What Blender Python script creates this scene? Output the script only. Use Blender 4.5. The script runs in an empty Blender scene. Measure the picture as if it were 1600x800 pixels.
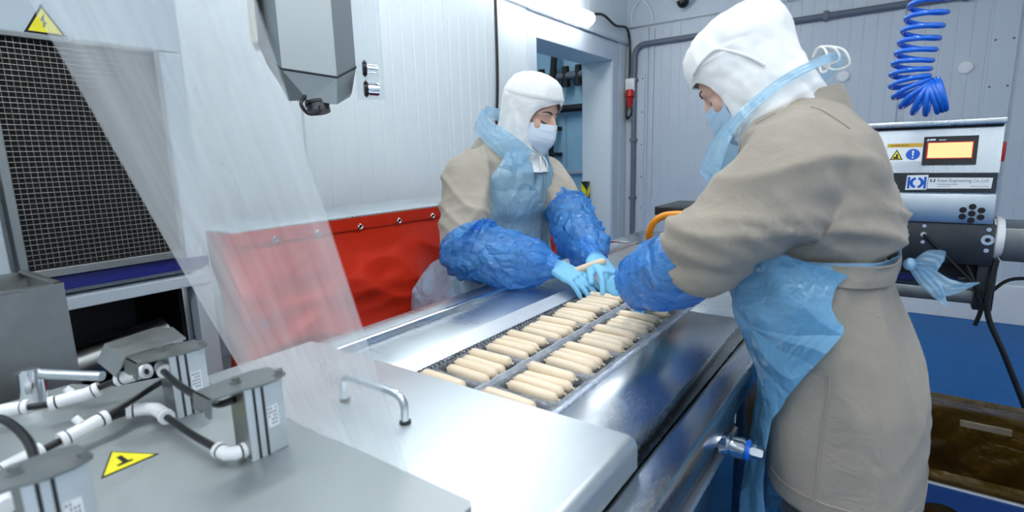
import bpy, bmesh, math, random
import numpy as np
from mathutils import Vector, Matrix, noise
from mathutils.bvhtree import BVHTree

random.seed(7)
SC = bpy.context.scene
C = SC.collection
PI = math.pi

# ------------------------------------------------------------------ camera
CAM_H = 1.37
cam_data = bpy.data.cameras.new('camera')
cam_data.sensor_width = 36.0
cam_data.lens = 835.677 * 36.0 / 1600.0
cam_data.clip_start = 0.02
cam = bpy.data.objects.new('camera', cam_data)
C.objects.link(cam)
def cam_matrix(yaw, pitch, roll):
    cy, sy, cp, sp = math.cos(yaw), math.sin(yaw), math.cos(pitch), math.sin(pitch)
    fwd = Vector((sy*cp, cy*cp, -sp)); right = Vector((cy, -sy, 0)); up = right.cross(fwd)
    r2 = right*math.cos(roll) + up*math.sin(roll)
    u2 = up*math.cos(roll) - right*math.sin(roll)
    m = Matrix((( r2.x, u2.x, -fwd.x, 0), (r2.y, u2.y, -fwd.y, 0), (r2.z, u2.z, -fwd.z, CAM_H), (0, 0, 0, 1)))
    return m
cam.matrix_world = cam_matrix(-0.624301, 0.184860, -0.0267136)
cam_data.dof.use_dof = True
cam_data.dof.focus_distance = 1.75
cam_data.dof.aperture_fstop = 4.0
SC.camera = cam

# ------------------------------------------------------------------ world, exposure
W = bpy.data.worlds.new('world'); SC.world = W
W.use_nodes = True
W.node_tree.nodes['Background'].inputs[0].default_value = (0.85, 0.92, 1.0, 1)
W.node_tree.nodes['Background'].inputs[1].default_value = 0.3
SC.view_settings.view_transform = 'Standard'
SC.view_settings.look = 'None'
SC.view_settings.gamma = 1.0
SC.view_settings.use_curve_mapping = False
SC.view_settings.exposure = 0.60
LAMP = 13.0            # emission strength of every fluorescent diffuser
LAMP_COL = (0.965, 0.99, 1.0)

# ------------------------------------------------------------------ materials
def srgb(r, g, b):
    f = lambda c: (c/255/12.92) if c/255 <= 0.04045 else ((c/255+0.055)/1.055)**2.4
    return (f(r), f(g), f(b), 1.0)

def newmat(name):
    m = bpy.data.materials.new(name); m.use_nodes = True
    nt = m.node_tree
    return m, nt, nt.nodes['Principled BSDF']

def ramp(nt, fac, stops):
    r = nt.nodes.new('ShaderNodeValToRGB')
    while len(r.color_ramp.elements) < len(stops): r.color_ramp.elements.new(0.5)
    for e, (p, c) in zip(r.color_ramp.elements, stops):
        e.position = p; e.color = c
    nt.links.new(fac, r.inputs[0])
    return r.outputs[0]

def tex_noise(nt, scale=10, detail=4, rough=0.55, stretch=(1, 1, 1), rot=(0, 0, 0), distortion=0.0):
    tc = nt.nodes.new('ShaderNodeTexCoord')
    mp = nt.nodes.new('ShaderNodeMapping')
    mp.inputs['Scale'].default_value = stretch
    mp.inputs['Rotation'].default_value = rot
    nt.links.new(tc.outputs['Object'], mp.inputs[0])
    n = nt.nodes.new('ShaderNodeTexNoise')
    n.inputs['Scale'].default_value = scale; n.inputs['Detail'].default_value = detail
    n.inputs['Roughness'].default_value = rough; n.inputs['Distortion'].default_value = distortion
    nt.links.new(mp.outputs[0], n.inputs['Vector'])
    return n.outputs['Fac']

def bump(nt, b, height, strength=0.2, dist=0.01):
    bn = nt.nodes.new('ShaderNodeBump')
    bn.inputs['Strength'].default_value = strength; bn.inputs['Distance'].default_value = dist
    nt.links.new(height, bn.inputs['Height']); nt.links.new(bn.outputs[0], b.inputs['Normal'])
    return bn

def mixc(c, k):
    return tuple(max(0, min(1, x*k)) for x in c[:3]) + (1,)

def mat_plain(name, col, rough=0.5, metal=0.0, var=0.06, scale=12, bmp=0.0, bscale=60, coat=0.0, spec=0.5, stretch=(1, 1, 1)):
    m, nt, b = newmat(name)
    n = tex_noise(nt, scale, 4, 0.6, stretch)
    nt.links.new(ramp(nt, n, [(0.25, mixc(col, 1-var)), (0.75, mixc(col, 1+var))]), b.inputs['Base Color'])
    b.inputs['Roughness'].default_value = rough; b.inputs['Metallic'].default_value = metal
    b.inputs['Specular IOR Level'].default_value = spec
    if coat: b.inputs['Coat Weight'].default_value = coat; b.inputs['Coat Roughness'].default_value = 0.1
    if bmp: bump(nt, b, tex_noise(nt, bscale, 3, 0.6, stretch), bmp, 0.004)
    return m

def mat_steel(name, col, rough, stretch=(1, 1, 1), scale=30, var=0.12, scratch=0.0):
    m, nt, b = newmat(name)
    n = tex_noise(nt, scale, 5, 0.65, stretch)
    big = tex_noise(nt, 3.5, 3, 0.5)
    mx = nt.nodes.new('ShaderNodeMath'); mx.operation = 'ADD'
    nt.links.new(n, mx.inputs[0]); nt.links.new(big, mx.inputs[1])
    hf = nt.nodes.new('ShaderNodeMath'); hf.operation = 'MULTIPLY'; hf.inputs[1].default_value = 0.5
    nt.links.new(mx.outputs[0], hf.inputs[0])
    nt.links.new(ramp(nt, hf.outputs[0], [(0.3, mixc(col, 1-var)), (0.7, mixc(col, 1+var))]), b.inputs['Base Color'])
    mr = nt.nodes.new('ShaderNodeMapRange')
    mr.inputs['From Min'].default_value = 0.3; mr.inputs['From Max'].default_value = 0.7
    mr.inputs['To Min'].default_value = max(0.03, rough-0.08); mr.inputs['To Max'].default_value = rough+0.10
    nt.links.new(hf.outputs[0], mr.inputs[0]); nt.links.new(mr.outputs[0], b.inputs['Roughness'])
    b.inputs['Metallic'].default_value = 1.0
    bump(nt, b, n, 0.03 + scratch, 0.001)
    return m

def mat_film(name, col, opacity, rough=0.25, streak=(8, 8, 1), sscale=4, lo=0.3, hi=1.0, bmp=0.3, bscale=25, metal_hi=0.5, transl=0.35, bdist=0.006, crease=0):
    """thin plastic: a share of straight transparency, the rest a glossy translucent skin"""
    m, nt, b = newmat(name)
    out = nt.nodes['Material Output']
    b.inputs['Base Color'].default_value = col
    b.inputs['Roughness'].default_value = rough
    b.inputs['Specular IOR Level'].default_value = metal_hi
    tr = nt.nodes.new('ShaderNodeBsdfTransparent')
    tr.inputs[0].default_value = tuple(0.55+0.45*c for c in col[:3]) + (1,)
    tl = nt.nodes.new('ShaderNodeBsdfTranslucent'); tl.inputs[0].default_value = col
    m1 = nt.nodes.new('ShaderNodeMixShader'); m1.inputs[0].default_value = transl
    nt.links.new(b.outputs[0], m1.inputs[1]); nt.links.new(tl.outputs[0], m1.inputs[2])
    n = tex_noise(nt, sscale, 4, 0.6, streak)
    mr = nt.nodes.new('ShaderNodeMapRange')
    mr.inputs['From Min'].default_value = 0.3; mr.inputs['From Max'].default_value = 0.7
    mr.inputs['To Min'].default_value = opacity*lo; mr.inputs['To Max'].default_value = min(1, opacity*hi)
    nt.links.new(n, mr.inputs[0])
    m2 = nt.nodes.new('ShaderNodeMixShader')
    nt.links.new(mr.outputs[0], m2.inputs[0]); nt.links.new(tr.outputs[0], m2.inputs[1]); nt.links.new(m1.outputs[0], m2.inputs[2])
    nt.links.new(m2.outputs[0], out.inputs[0])
    if bmp:
        hgt = tex_noise(nt, bscale, 4, 0.65, (1, 1, 1), (0, 0, 0), 0.6)
        if crease:
            # crumpled facets: distance to cell edges of a warped Voronoi pattern
            tc = nt.nodes.new('ShaderNodeTexCoord'); nz = nt.nodes.new('ShaderNodeTexNoise'); nz.inputs['Scale'].default_value = crease*0.6
            vm = nt.nodes.new('ShaderNodeVectorMath'); vm.operation = 'MULTIPLY_ADD'; vm.inputs[1].default_value = (0.09, 0.09, 0.09)
            nt.links.new(tc.outputs['Object'], nz.inputs['Vector']); nt.links.new(nz.outputs['Color'], vm.inputs[0]); nt.links.new(tc.outputs['Object'], vm.inputs[2])
            vo = nt.nodes.new('ShaderNodeTexVoronoi'); vo.feature = 'DISTANCE_TO_EDGE'; vo.inputs['Scale'].default_value = crease
            nt.links.new(vm.outputs[0], vo.inputs['Vector'])
            ad = nt.nodes.new('ShaderNodeMath'); ad.operation = 'MULTIPLY_ADD'; ad.inputs[1].default_value = 1.3
            nt.links.new(vo.outputs['Distance'], ad.inputs[0]); nt.links.new(hgt, ad.inputs[2]); hgt = ad.outputs[0]
        bn = bump(nt, b, hgt, bmp, bdist)
        nt.links.new(bn.outputs[0], tl.inputs['Normal'])
    return m

def mat_emit(name, col, strength):
    m, nt, b = newmat(name)
    b.inputs['Base Color'].default_value = col
    b.inputs['Emission Color'].default_value = col
    b.inputs['Emission Strength'].default_value = strength
    return m

def mat_fabric(name, col, rough=0.85, var=0.07, weave=900, bmp=0.4):
    m, nt, b = newmat(name)
    n = tex_noise(nt, 9, 4, 0.6)
    nt.links.new(ramp(nt, n, [(0.25, mixc(col, 1-var)), (0.75, mixc(col, 1+var))]), b.inputs['Base Color'])
    b.inputs['Roughness'].default_value = rough
    b.inputs['Sheen Weight'].default_value = 0.15
    b.inputs['Specular IOR Level'].default_value = 0.25
    wv = nt.nodes.new('ShaderNodeMath'); wv.operation = 'MULTIPLY_ADD'; wv.inputs[1].default_value = 12.0
    nt.links.new(tex_noise(nt, 15, 5, 0.62, (1, 1, 1), (0, 0, 0), 1.2), wv.inputs[0]); nt.links.new(tex_noise(nt, weave, 2, 0.5), wv.inputs[2])
    bump(nt, b, wv.outputs[0], bmp, 0.0007)
    return m

M = {}
M['wall'] = mat_plain('wall_panel_enamel', srgb(220, 229, 232), 0.42, var=0.02, scale=2)
M['wall_back'] = mat_plain('wall_back_enamel', srgb(196, 205, 214), 0.42, var=0.03, scale=2)
M['trim'] = mat_plain('trim_enamel', srgb(205, 214, 224), 0.4, var=0.02)
M['ceiling'] = mat_plain('ceiling_enamel', srgb(205, 210, 214), 0.6, var=0.02)
M['floor'] = mat_plain('blue_resin_floor', srgb(0, 98, 166), 0.5, var=0.12, scale=5, bmp=0.08, bscale=220, spec=0.3)
M['blue_room'] = mat_plain('cold_room_enamel', srgb(170, 212, 232), 0.5, var=0.04)
M['lamp'] = mat_emit('fluorescent_diffuser', LAMP_COL + (1,), LAMP)
M['white'] = mat_plain('white_plastic', srgb(232, 234, 236), 0.35, var=0.02)
M['cream'] = mat_plain('cream_plastic', srgb(232, 224, 202), 0.45, var=0.03)
M['black'] = mat_plain('black_plastic', srgb(18, 19, 22), 0.35, var=0.15)
M['rubber'] = mat_plain('black_rubber_tube', srgb(14, 14, 16), 0.28, var=0.1)
M['dark'] = mat_plain('dark_metal_and_shade', srgb(16, 17, 20), 0.6, var=0.2)  # own dark of parts, and painted shade in the cooling unit's open frame
M['pipe'] = mat_plain('grey_conduit_plastic', srgb(104, 112, 124), 0.45, var=0.05)
M['navy'] = mat_plain('navy_blue_enamel', srgb(20, 32, 120), 0.35, var=0.08)
M['red_vinyl'] = mat_plain('red_vinyl', srgb(200, 40, 12), 0.36, var=0.10, scale=6, bmp=0.5, bscale=9, spec=0.5)
M['red'] = mat_plain('red_plastic', srgb(190, 30, 26), 0.35, var=0.08)
M['yellow'] = mat_plain('yellow_vinyl_sticker', srgb(240, 228, 40), 0.4, var=0.02)
M['gold'] = mat_plain('ochre_print', srgb(224, 180, 50), 0.45, var=0.02)
M['print_black'] = mat_plain('black_print', srgb(12, 12, 12), 0.5, var=0.0)
M['print_grey'] = mat_plain('grey_print', srgb(120, 128, 138), 0.5, var=0.0)
M['print_blue'] = mat_plain('blue_print', srgb(20, 96, 200), 0.45, var=0.0)
M['print_white'] = mat_plain('white_print', srgb(240, 243, 246), 0.45, var=0.0)
M['orange'] = mat_plain('orange_hose_rubber', srgb(244, 150, 30), 0.38, var=0.05)
M['hose_blue'] = mat_plain('blue_nylon_coil', srgb(24, 108, 222), 0.2, var=0.06, coat=0.4)
M['blue_crate'] = mat_plain('blue_crate_plastic', srgb(30, 62, 120), 0.45, var=0.1)
M['steel'] = mat_steel('satin_steel', srgb(205, 212, 216), 0.30, (0.4, 9, 0.4), var=0.08)
M['steel_x'] = mat_steel('satin_steel_cross', srgb(196, 202, 206), 0.28, (9, 0.4, 0.4), var=0.08)
M['cover'] = mat_steel('bead_blasted_steel', srgb(222, 229, 232), 0.42, (1, 1, 1), 80, 0.05)
M['cover_dull'] = mat_steel('dull_bead_blasted_steel', srgb(176, 182, 182), 0.5, (1, 1, 1), 80, 0.05)
M['steel_dark'] = mat_steel('dull_steel', srgb(150, 153, 152), 0.38, (1, 1, 1), 40)
M['steel_mirror'] = mat_steel('scratched_bright_steel', srgb(172, 178, 184), 0.22, (3, 0.3, 1), 160, 0.12, 0.02)
M['chrome'] = mat_steel('chrome', srgb(225, 228, 232), 0.08, var=0.04)
M['alu'] = mat_steel('anodised_aluminium', srgb(222, 226, 230), 0.5, (1, 1, 12), 40, 0.05)
M['iron'] = mat_steel('dark_machined_steel', srgb(74, 77, 80), 0.45, (1, 1, 1), 14, 0.25)
M['grille'] = mat_steel('galvanised_wire', srgb(160, 155, 148), 0.4)
M['filter'] = mat_plain('black_filter_fibre', srgb(26, 25, 26), 0.8, var=0.7, scale=160, bmp=0.9, bscale=220)
M['enamel_grey'] = mat_plain('grey_machine_enamel', srgb(186, 198, 206), 0.4, var=0.03)
M['wire_dark'] = mat_plain('pvc_cable', srgb(20, 22, 24), 0.45, var=0.1)
M['film'] = mat_film('clear_packing_film', (0.88, 0.92, 0.93, 1), 0.36, 0.2, (5, 1, 0.35), 2.0, 0.55, 1.45, 0.10, 5, 0.5, 0.5)
M['tray'] = mat_film('clear_tray_plastic', (0.80, 0.85, 0.92, 1), 0.34, 0.06, (1, 1, 1), 26, 0.3, 1.3, 0.7, 55, 1.0, 0.3)
M['sausage'] = mat_plain('cream_sausage_casing', srgb(224, 205, 178), 0.36, var=0.05, scale=22, bmp=0.12, bscale=60)
M['coat'] = mat_fabric('beige_cotton_drill', srgb(168, 160, 147))
M['coat_r'] = mat_fabric('taupe_cotton_drill', srgb(158, 149, 136))
M['hood'] = mat_fabric('white_cotton_hood', srgb(240, 240, 238), bmp=0.15, var=0.02)
M['mask'] = mat_fabric('white_surgical_mask', srgb(222, 232, 242), 0.7, 0.02, 600, 0.1)
M['mask_r'] = mat_fabric('pale_blue_surgical_mask', srgb(176, 206, 230), 0.7, 0.02, 600, 0.1)
M['trousers'] = mat_fabric('grey_trousers', srgb(96, 92, 90))
M['boot'] = mat_plain('white_rubber_boot', srgb(225, 225, 222), 0.4, var=0.03)
M['glove'] = mat_plain('blue_nitrile', srgb(128, 196, 232), 0.42, var=0.04, scale=20, bmp=0.15, bscale=120)
M['apron'] = mat_film('pale_blue_apron_film', srgb(178, 220, 246), 0.70, 0.15, (1, 1, 1), 5, 0.7, 1.25, 0.9, 8, 1.0, 0.3, 0.018, 11)
M['apron_r'] = mat_film('blue_apron_film', srgb(128, 192, 234), 0.84, 0.15, (1, 1, 1), 5, 0.8, 1.15, 1.0, 7, 1.0, 0.25, 0.02, 9)
M['sleeve'] = mat_film('blue_oversleeve_film', srgb(84, 168, 246), 0.70, 0.12, (1, 1, 1), 9, 0.70, 1.25, 1.0, 18, 1.0, 0.3, 0.02, 17)
M['skin'] = mat_plain('skin', srgb(222, 178, 156), 0.5, var=0.05, scale=30)
M['hair'] = mat_plain('dark_brow_hair', srgb(70, 48, 38), 0.6, var=0.1)
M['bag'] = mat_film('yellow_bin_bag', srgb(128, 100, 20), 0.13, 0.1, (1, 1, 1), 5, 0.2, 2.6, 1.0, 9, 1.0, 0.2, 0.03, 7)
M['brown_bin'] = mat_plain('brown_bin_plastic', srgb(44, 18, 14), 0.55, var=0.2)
M['screen'] = mat_emit('amber_display', (1.0, 0.46, 0.20, 1), 0.72)
M['cord'] = mat_plain('white_cotton_cord', srgb(236, 236, 232), 0.8, var=0.02)

# ------------------------------------------------------------------ geometry helpers
class B:
    """collects closed shapes (world coordinates) into one bmesh"""
    def __init__(self): self.bm = bmesh.new()
    def _merge(self, t, M4=None):
        if M4 is not None: bmesh.ops.transform(t, matrix=M4, verts=t.verts)
        me = bpy.data.meshes.new('tmp'); t.to_mesh(me); t.free()
        self.bm.from_mesh(me); bpy.data.meshes.remove(me)
        return self
    def box(self, lo, hi, bev=0.0, seg=2, mat4=None):
        t = bmesh.new(); bmesh.ops.create_cube(t, size=1)
        for v in t.verts:
            v.co = Vector(((lo[i]+hi[i])/2 + v.co[i]*(hi[i]-lo[i]) for i in range(3)))
        if bev: bmesh.ops.bevel(t, geom=list(t.edges), offset=bev, segments=seg, affect='EDGES', profile=0.5)
        return self._merge(t, mat4)
    def cyl(self, p0, p1, r0, r1=None, seg=20, bev=0.0):
        r1 = r0 if r1 is None else r1
        p0, p1 = Vector(p0), Vector(p1); d = p1-p0
        t = bmesh.new()
        bmesh.ops.create_cone(t, cap_ends=True, segments=seg, radius1=r0, radius2=r1, depth=d.length)
        if bev:
            es = [e for e in t.edges if len(e.link_faces) == 2 and any(len(f.verts) > 4 for f in e.link_faces)]
            bmesh.ops.bevel(t, geom=es, offset=bev, segments=2, affect='EDGES')
        q = Vector((0, 0, 1)).rotation_difference(d.normalized()).to_matrix().to_4x4()
        return self._merge(t, Matrix.Translation((p0+p1)/2) @ q)
    def sphere(self, c, r, seg=16, scale=(1, 1, 1), rot=None):
        t = bmesh.new(); bmesh.ops.create_uvsphere(t, u_segments=seg, v_segments=max(6, seg*2//3), radius=1)
        r3 = (r*scale[0], r*scale[1], r*scale[2])
        m = Matrix.Translation(c) @ (rot.to_4x4() if rot else Matrix.Identity(4)) @ Matrix.Diagonal((*r3, 1))
        return self._merge(t, m)
    def rings(self, rs, cap=True, closed=False):
        """rs: list of lists of points, equal length, each a loop"""
        t = bmesh.new(); vs = [[t.verts.new(p) for p in r] for r in rs]; n = len(rs[0])
        pairs = list(zip(vs, vs[1:])) + ([(vs[-1], vs[0])] if closed else [])
        for a, b in pairs:
            for i in range(n): t.faces.new((a[i], a[(i+1) % n], b[(i+1) % n], b[i]))
        if cap and not closed:
            t.faces.new(list(reversed(vs[0]))); t.faces.new(vs[-1])
        bmesh.ops.recalc_face_normals(t, faces=t.faces)
        return self._merge(t)
    def tube(self, path, r, seg=12, closed=False):
        P = [Vector(p) for p in path]; n = len(P); rs = []
        up = None
        for i, p in enumerate(P):
            if closed: d = (P[(i+1) % n]-P[i-1]).normalized()
            else: d = (P[min(i+1, n-1)]-P[max(i-1, 0)]).normalized()
            if up is None: up = d.orthogonal().normalized()
            up = (up - d*up.dot(d)).normalized(); s = d.cross(up)
            rr = r[i] if isinstance(r, (list, tuple)) else r
            rs.append([p + (up*math.cos(2*PI*k/seg)+s*math.sin(2*PI*k/seg))*rr for k in range(seg)])
        return self.rings(rs, not closed, closed)
    def prism(self, poly, d):
        """poly: 3-D planar loop, extruded by vector d"""
        d = Vector(d); a = [Vector(p) for p in poly]; b = [p+d for p in a]
        return self.rings([a, b])
    def grid(self, pts, thick=0.0):
        """pts[r][c] open sheet; optional thickness along normals"""
        t = bmesh.new(); vs = [[t.verts.new(p) for p in r] for r in pts]
        for a, b in zip(vs, vs[1:]):
            for i in range(len(a)-1): t.faces.new((a[i], a[i+1], b[i+1], b[i]))
        t.normal_update()
        if thick:
            bmesh.ops.solidify(t, geom=list(t.faces), thickness=thick)
        return self._merge(t)
    def done(self, name, mat, parent=None, smooth=True, angle=38):
        return link_mesh(name, bm=self.bm, mat=mat, parent=parent, smooth=smooth, angle=angle)

def origin_of(o):
    p = Vector((0, 0, 0))
    while o is not None:
        p += o.location; o = o.parent
    return p

def link_mesh(name, bm=None, me=None, mat=None, parent=None, smooth=True, angle=38):
    if me is not None:
        bm = bmesh.new(); bm.from_mesh(me); bpy.data.meshes.remove(me)
    xs = [v.co for v in bm.verts]
    lo = Vector((min(v[i] for v in xs) for i in range(3))); hi = Vector((max(v[i] for v in xs) for i in range(3)))
    if parent is None: org = Vector(((lo.x+hi.x)/2, (lo.y+hi.y)/2, lo.z))
    else: org = (lo+hi)/2
    bmesh.ops.translate(bm, verts=bm.verts, vec=-org)
    if smooth:
        ca = math.radians(angle)
        for f in bm.faces: f.smooth = True
        for e in bm.edges:
            if len(e.link_faces) == 2: e.smooth = e.calc_face_angle(0) < ca
    m = bpy.data.meshes.new(name); bm.to_mesh(m); bm.free()
    if mat is not None: m.materials.append(M[mat] if isinstance(mat, str) else mat)
    o = bpy.data.objects.new(name, m); C.objects.link(o)
    if parent is not None:
        o.parent = parent; o.location = org - origin_of(parent)
    else: o.location = org
    return o

def thing(name, label, cat, loc, group=None):
    o = bpy.data.objects.new(name, None); C.objects.link(o)
    o.empty_display_size = 0.05
    o.location = loc; o['label'] = label; o['category'] = cat
    if group: o['group'] = group
    return o

def tag(o, label, cat, group=None, kind=None):
    o['label'] = label; o['category'] = cat
    if group: o['group'] = group
    if kind: o['kind'] = kind
    return o

def struct(o, label, cat):
    o['kind'] = 'structure'; o['label'] = label; o['category'] = cat
    return o

def copy_tree(o, parent=None):
    c = o.copy(); C.objects.link(c); c.parent = parent
    for ch in list(o.children): copy_tree(ch, c)
    return c

def bez(points, n=8):
    """Catmull-Rom through the points"""
    P = [Vector(p) for p in points]; P = [2*P[0]-P[1]] + P + [2*P[-1]-P[-2]]
    out = []
    for i in range(1, len(P)-2):
        for k in range(n):
            t = k/n; a, b, c, d = P[i-1], P[i], P[i+1], P[i+2]
            out.append(0.5*((2*b) + (c-a)*t + (2*a-5*b+4*c-d)*t*t + (3*b-a-3*c+d)*t**3))
    out.append(P[-2]); return out

def text(name, s, mat, parent, pos, size, right, up, align='LEFT', fit=None):
    """flat lettering as mesh, lying on the plane (right, up)"""
    cu = bpy.data.curves.new('txt', 'FONT'); cu.body = s; cu.size = size; cu.align_x = align
    cu.extrude = 0.0002
    to = bpy.data.objects.new('txt', cu); C.objects.link(to)
    dg = bpy.context.evaluated_depsgraph_get()
    me = bpy.data.meshes.new_from_object(to.evaluated_get(dg))
    bpy.data.objects.remove(to); bpy.data.curves.remove(cu)
    r = Vector(right).normalized(); u = Vector(up).normalized(); n = r.cross(u)
    w = max(v.co.x for v in me.vertices)-min(v.co.x for v in me.vertices)
    sx = fit/w if fit else 1
    m = Matrix((( r.x, u.x, n.x, pos[0]), (r.y, u.y, n.y, pos[1]), (r.z, u.z, n.z, pos[2]), (0, 0, 0, 1))) @ Matrix.Diagonal((sx, 1, 1, 1))
    me.transform(m)
    return link_mesh(name, me=me, mat=mat, parent=parent, smooth=False)
# ------------------------------------------------------------------ the room
X0, X1, Y0, Y1, ZC = -2.40, 2.7, -2.6, 5.45, 3.15
o = B().box((X0-3.0, Y0-0.3, -0.12), (X1+0.3, Y1+1.6, 0)).done('floor', 'floor', smooth=False)
struct(o, 'glossy blue resin floor', 'floor')
o = B().box((X0-3.0, Y0-0.3, ZC), (X1+0.3, Y1+1.6, ZC+0.12)).done('ceiling', 'ceiling', smooth=False)
struct(o, 'pale panelled ceiling', 'ceiling')

def ribbed(name, a, b, z0, z1, nrm, mat, parent, pitch=0.092, groove=0.012, depth=0.0022):
    """one sandwich panel with fine pressed grooves, a->b along the wall, its face pushed out along nrm"""
    a, b, nrm = Vector(a), Vector(b), Vector(nrm)
    L = (b-a).length; d = (b-a)/L
    prof = [(0.003, 0.0), (0.008, 0.012)]
    x = pitch*0.5
    while x < L-0.03:
        prof += [(x-groove/2, 0.012), (x-groove/4, 0.012-depth), (x+groove/4, 0.012-depth), (x+groove/2, 0.012)]
        x += pitch
    prof += [(L-0.008, 0.012), (L-0.003, 0.0)]
    lo = [a + d*t + nrm*h + Vector((0, 0, z0)) for t, h in prof]
    hi = [a + d*t + nrm*h + Vector((0, 0, z1)) for t, h in prof]
    w = B()
    w.grid([lo, hi])
    return w.done(name, mat, parent, smooth=False)

# left wall with the doorway (opening Y 3.71..5.09, Z 0..2.27, reveal 0.32 deep)
DY0, DY1, DZ, DT = 3.71, 5.09, 2.27, 0.32
w = B()
w.box((X0-DT, Y0, 0), (X0, DY0, ZC)).box((X0-DT, DY1, 0), (X0, Y1+0.1, ZC)).box((X0-DT, DY0, DZ), (X0, DY1, ZC))
wl = struct(w.done('wall_left', 'wall', smooth=False), 'white sandwich panel wall with a wide doorway', 'wall')
y = Y0
while y < DY0-0.15:
    e = min(y+1.05, DY0-0.12)
    ribbed('wall_panel', (X0, y, 0), (X0, e, 0), 0, 3.13, (1, 0, 0), 'wall', wl)
    y = e
ribbed('wall_panel', (X0, DY1+0.13, 0), (X0, Y1, 0), 0, 2.47, (1, 0, 0), 'wall', wl)
ribbed('wall_panel', (X0, DY0-0.12, 0), (X0, Y1, 0), 2.47, 3.13, (1, 0, 0), 'wall', wl, pitch=0.4)
# door casing
w = B()
w.box((X0+0.001, DY0-0.12, 0), (X0+0.018, DY0, DZ+0.17), 0.003).box((X0+0.001, DY1, 0), (X0+0.018, DY1+0.13, DZ+0.17), 0.003)
w.box((X0+0.001, DY0, DZ), (X0+0.018, DY1, DZ+0.17), 0.003)
struct(w.done('trim_1', 'trim', smooth=False), 'flat white casing around the doorway', 'trim')
struct(B().box((X0+0.013, DY0-0.12, 2.455), (X0+0.035, Y1-0.03, 2.485), 0.004).done('trim_2', 'trim'), 'thin ledge above the doorway casing', 'trim')
# back wall
w = B().box((X0-DT, Y1, 0), (X1+0.3, Y1+0.15, ZC))
wb = struct(w.done('wall_back', 'wall_back', smooth=False), 'grey white ribbed panel wall at the far end', 'wall')
xs = [X0+0.25, -1.2, -0.05, 0.5, 1.6, X1]
for a, b in zip(xs, xs[1:]):
    ribbed('wall_panel', (a, Y1, 0), (b, Y1, 0), 0.30, 2.60, (0, -1, 0), 'wall_back', wb)
ribbed('wall_panel', (X0+0.02, Y1, 0), (X0+0.25, Y1, 0), 0.30, 2.60, (0, -1, 0), 'wall_back', wb, pitch=0.3)
for a, b in [(X0, -0.9), (-0.9, 0.6), (0.6, X1)]:
    ribbed('wall_panel', (a, Y1-0.012, 0), (b, Y1-0.012, 0), 2.62, 3.13, (0, -1, 0), 'wall_back', wb, pitch=2.0)
struct(B().box((X0+0.02, Y1-0.05, 0), (X1, Y1-0.001, 0.30), 0.006).done('baseboard_back', 'white', smooth=False), 'white plinth strip along the foot of the back wall', 'baseboard')
# riveted cover strips on the back wall
def strip(x0, x1, z0, z1, n):
    w = B().box((x0, Y1-0.026, z0), (x1, Y1-0.0125, z1), 0.002)
    s = w.done('trim_%d' % n, 'wall_back', smooth=False)
    struct(s, 'riveted metal cover strip on the back wall', 'trim')
    z = z0+0.15
    while z < z1:
        for x in (x0+0.025, x1-0.025):
            B().sphere((x, Y1-0.027, z), 0.008, 8, (1, 0.5, 1)).done('rivet', 'pipe', s)
        z += 0.33
strip(0.47, 0.62, 0.31, 2.6, 3)
strip(X0+0.10, X0+0.22, 0.31, 2.15, 4)
struct(B().box((X0+0.27, Y1-0.03, 0.9), (X0+0.31, Y1-0.012, 2.58), 0.003).done('trim_5', 'wall_back', smooth=False), 'narrow upright edge strip beside the grey conduit', 'trim')
# the two walls out of sight close the room
w = B().box((X1, Y0, 0), (X1+0.15, Y1+0.1, ZC)).done('wall_right', 'wall', smooth=False); struct(w, 'white panel wall on the right', 'wall')
w = B().box((X0-0.3, Y0-0.15, 0), (X1+0.15, Y0, ZC)).done('wall_front', 'wall', smooth=False); struct(w, 'white panel wall behind the viewer', 'wall')
# cold room seen through the doorway
w = B().box((-4.9, 3.0, 0), (-4.75, Y1+1.5, ZC)).done('wall_corridor', 'blue_room', smooth=False); struct(w, 'pale blue wall of the cold room beyond the doorway', 'wall')
for k in range(5):
    B().box((-4.749, 3.2+0.75*k, 0.05+0), (-4.735, 3.93+0.75*k, 3.1), 0.004).done('wall_panel', 'blue_room', w, smooth=False)
w_end = w = B().box((-4.9, Y1+1.2, 0), (X0-DT, Y1+1.35, ZC)).done('wall_corridor_end', 'blue_room', smooth=False); struct(w, 'pale blue end wall of the cold room', 'wall')
w = B().box((-4.9, 2.9, 0), (X0-DT, 3.0, ZC)).done('wall_corridor_near', 'blue_room', smooth=False); struct(w, 'pale blue near wall of the cold room', 'wall')
# pipes of the cold room
YE = Y1+1.2
for k in range(4):
    B().box((-4.9+0.56*k, YE-0.016, 0.05), (-4.36+0.56*k, YE-0.001, 3.1), 0.004).done('wall_panel', 'blue_room', w_end, smooth=False)
t = thing('pipe_rack', 'dark pipework and valves high on the cold room wall', 'pipes', (-3.8, YE-0.1, 1.1))
B().tube([(-4.7, YE-0.15, 2.40), (-3.0, YE-0.15, 2.40)], 0.05).done('pipe', 'pipe', t)
B().tube([(-4.7, YE-0.12, 1.98), (-3.0, YE-0.12, 1.98)], 0.05).done('pipe', 'dark', t)
B().tube([(-3.95, YE-0.20, 1.1), (-3.93, YE-0.20, 2.1), (-3.80, YE-0.22, 3.1)], 0.045).done('pipe', 'dark', t)
for k in range(4):
    B().cyl((-4.1+0.19*k, YE-0.15, 2.26), (-4.1+0.19*k, YE-0.15, 2.52), 0.06, 0.045).done('valve', 'dark', t)
for z in (1.35, 1.7, 2.2):
    B().box((-3.99, YE-0.22, z), (-3.86, YE-0.016, z+0.05)).done('bracket', 'dark', t)
B().box((-4.7, YE-0.06, 1.10), (-3.0, YE-0.016, 1.15), 0.01).done('rail', 'enamel_grey', t)
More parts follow.
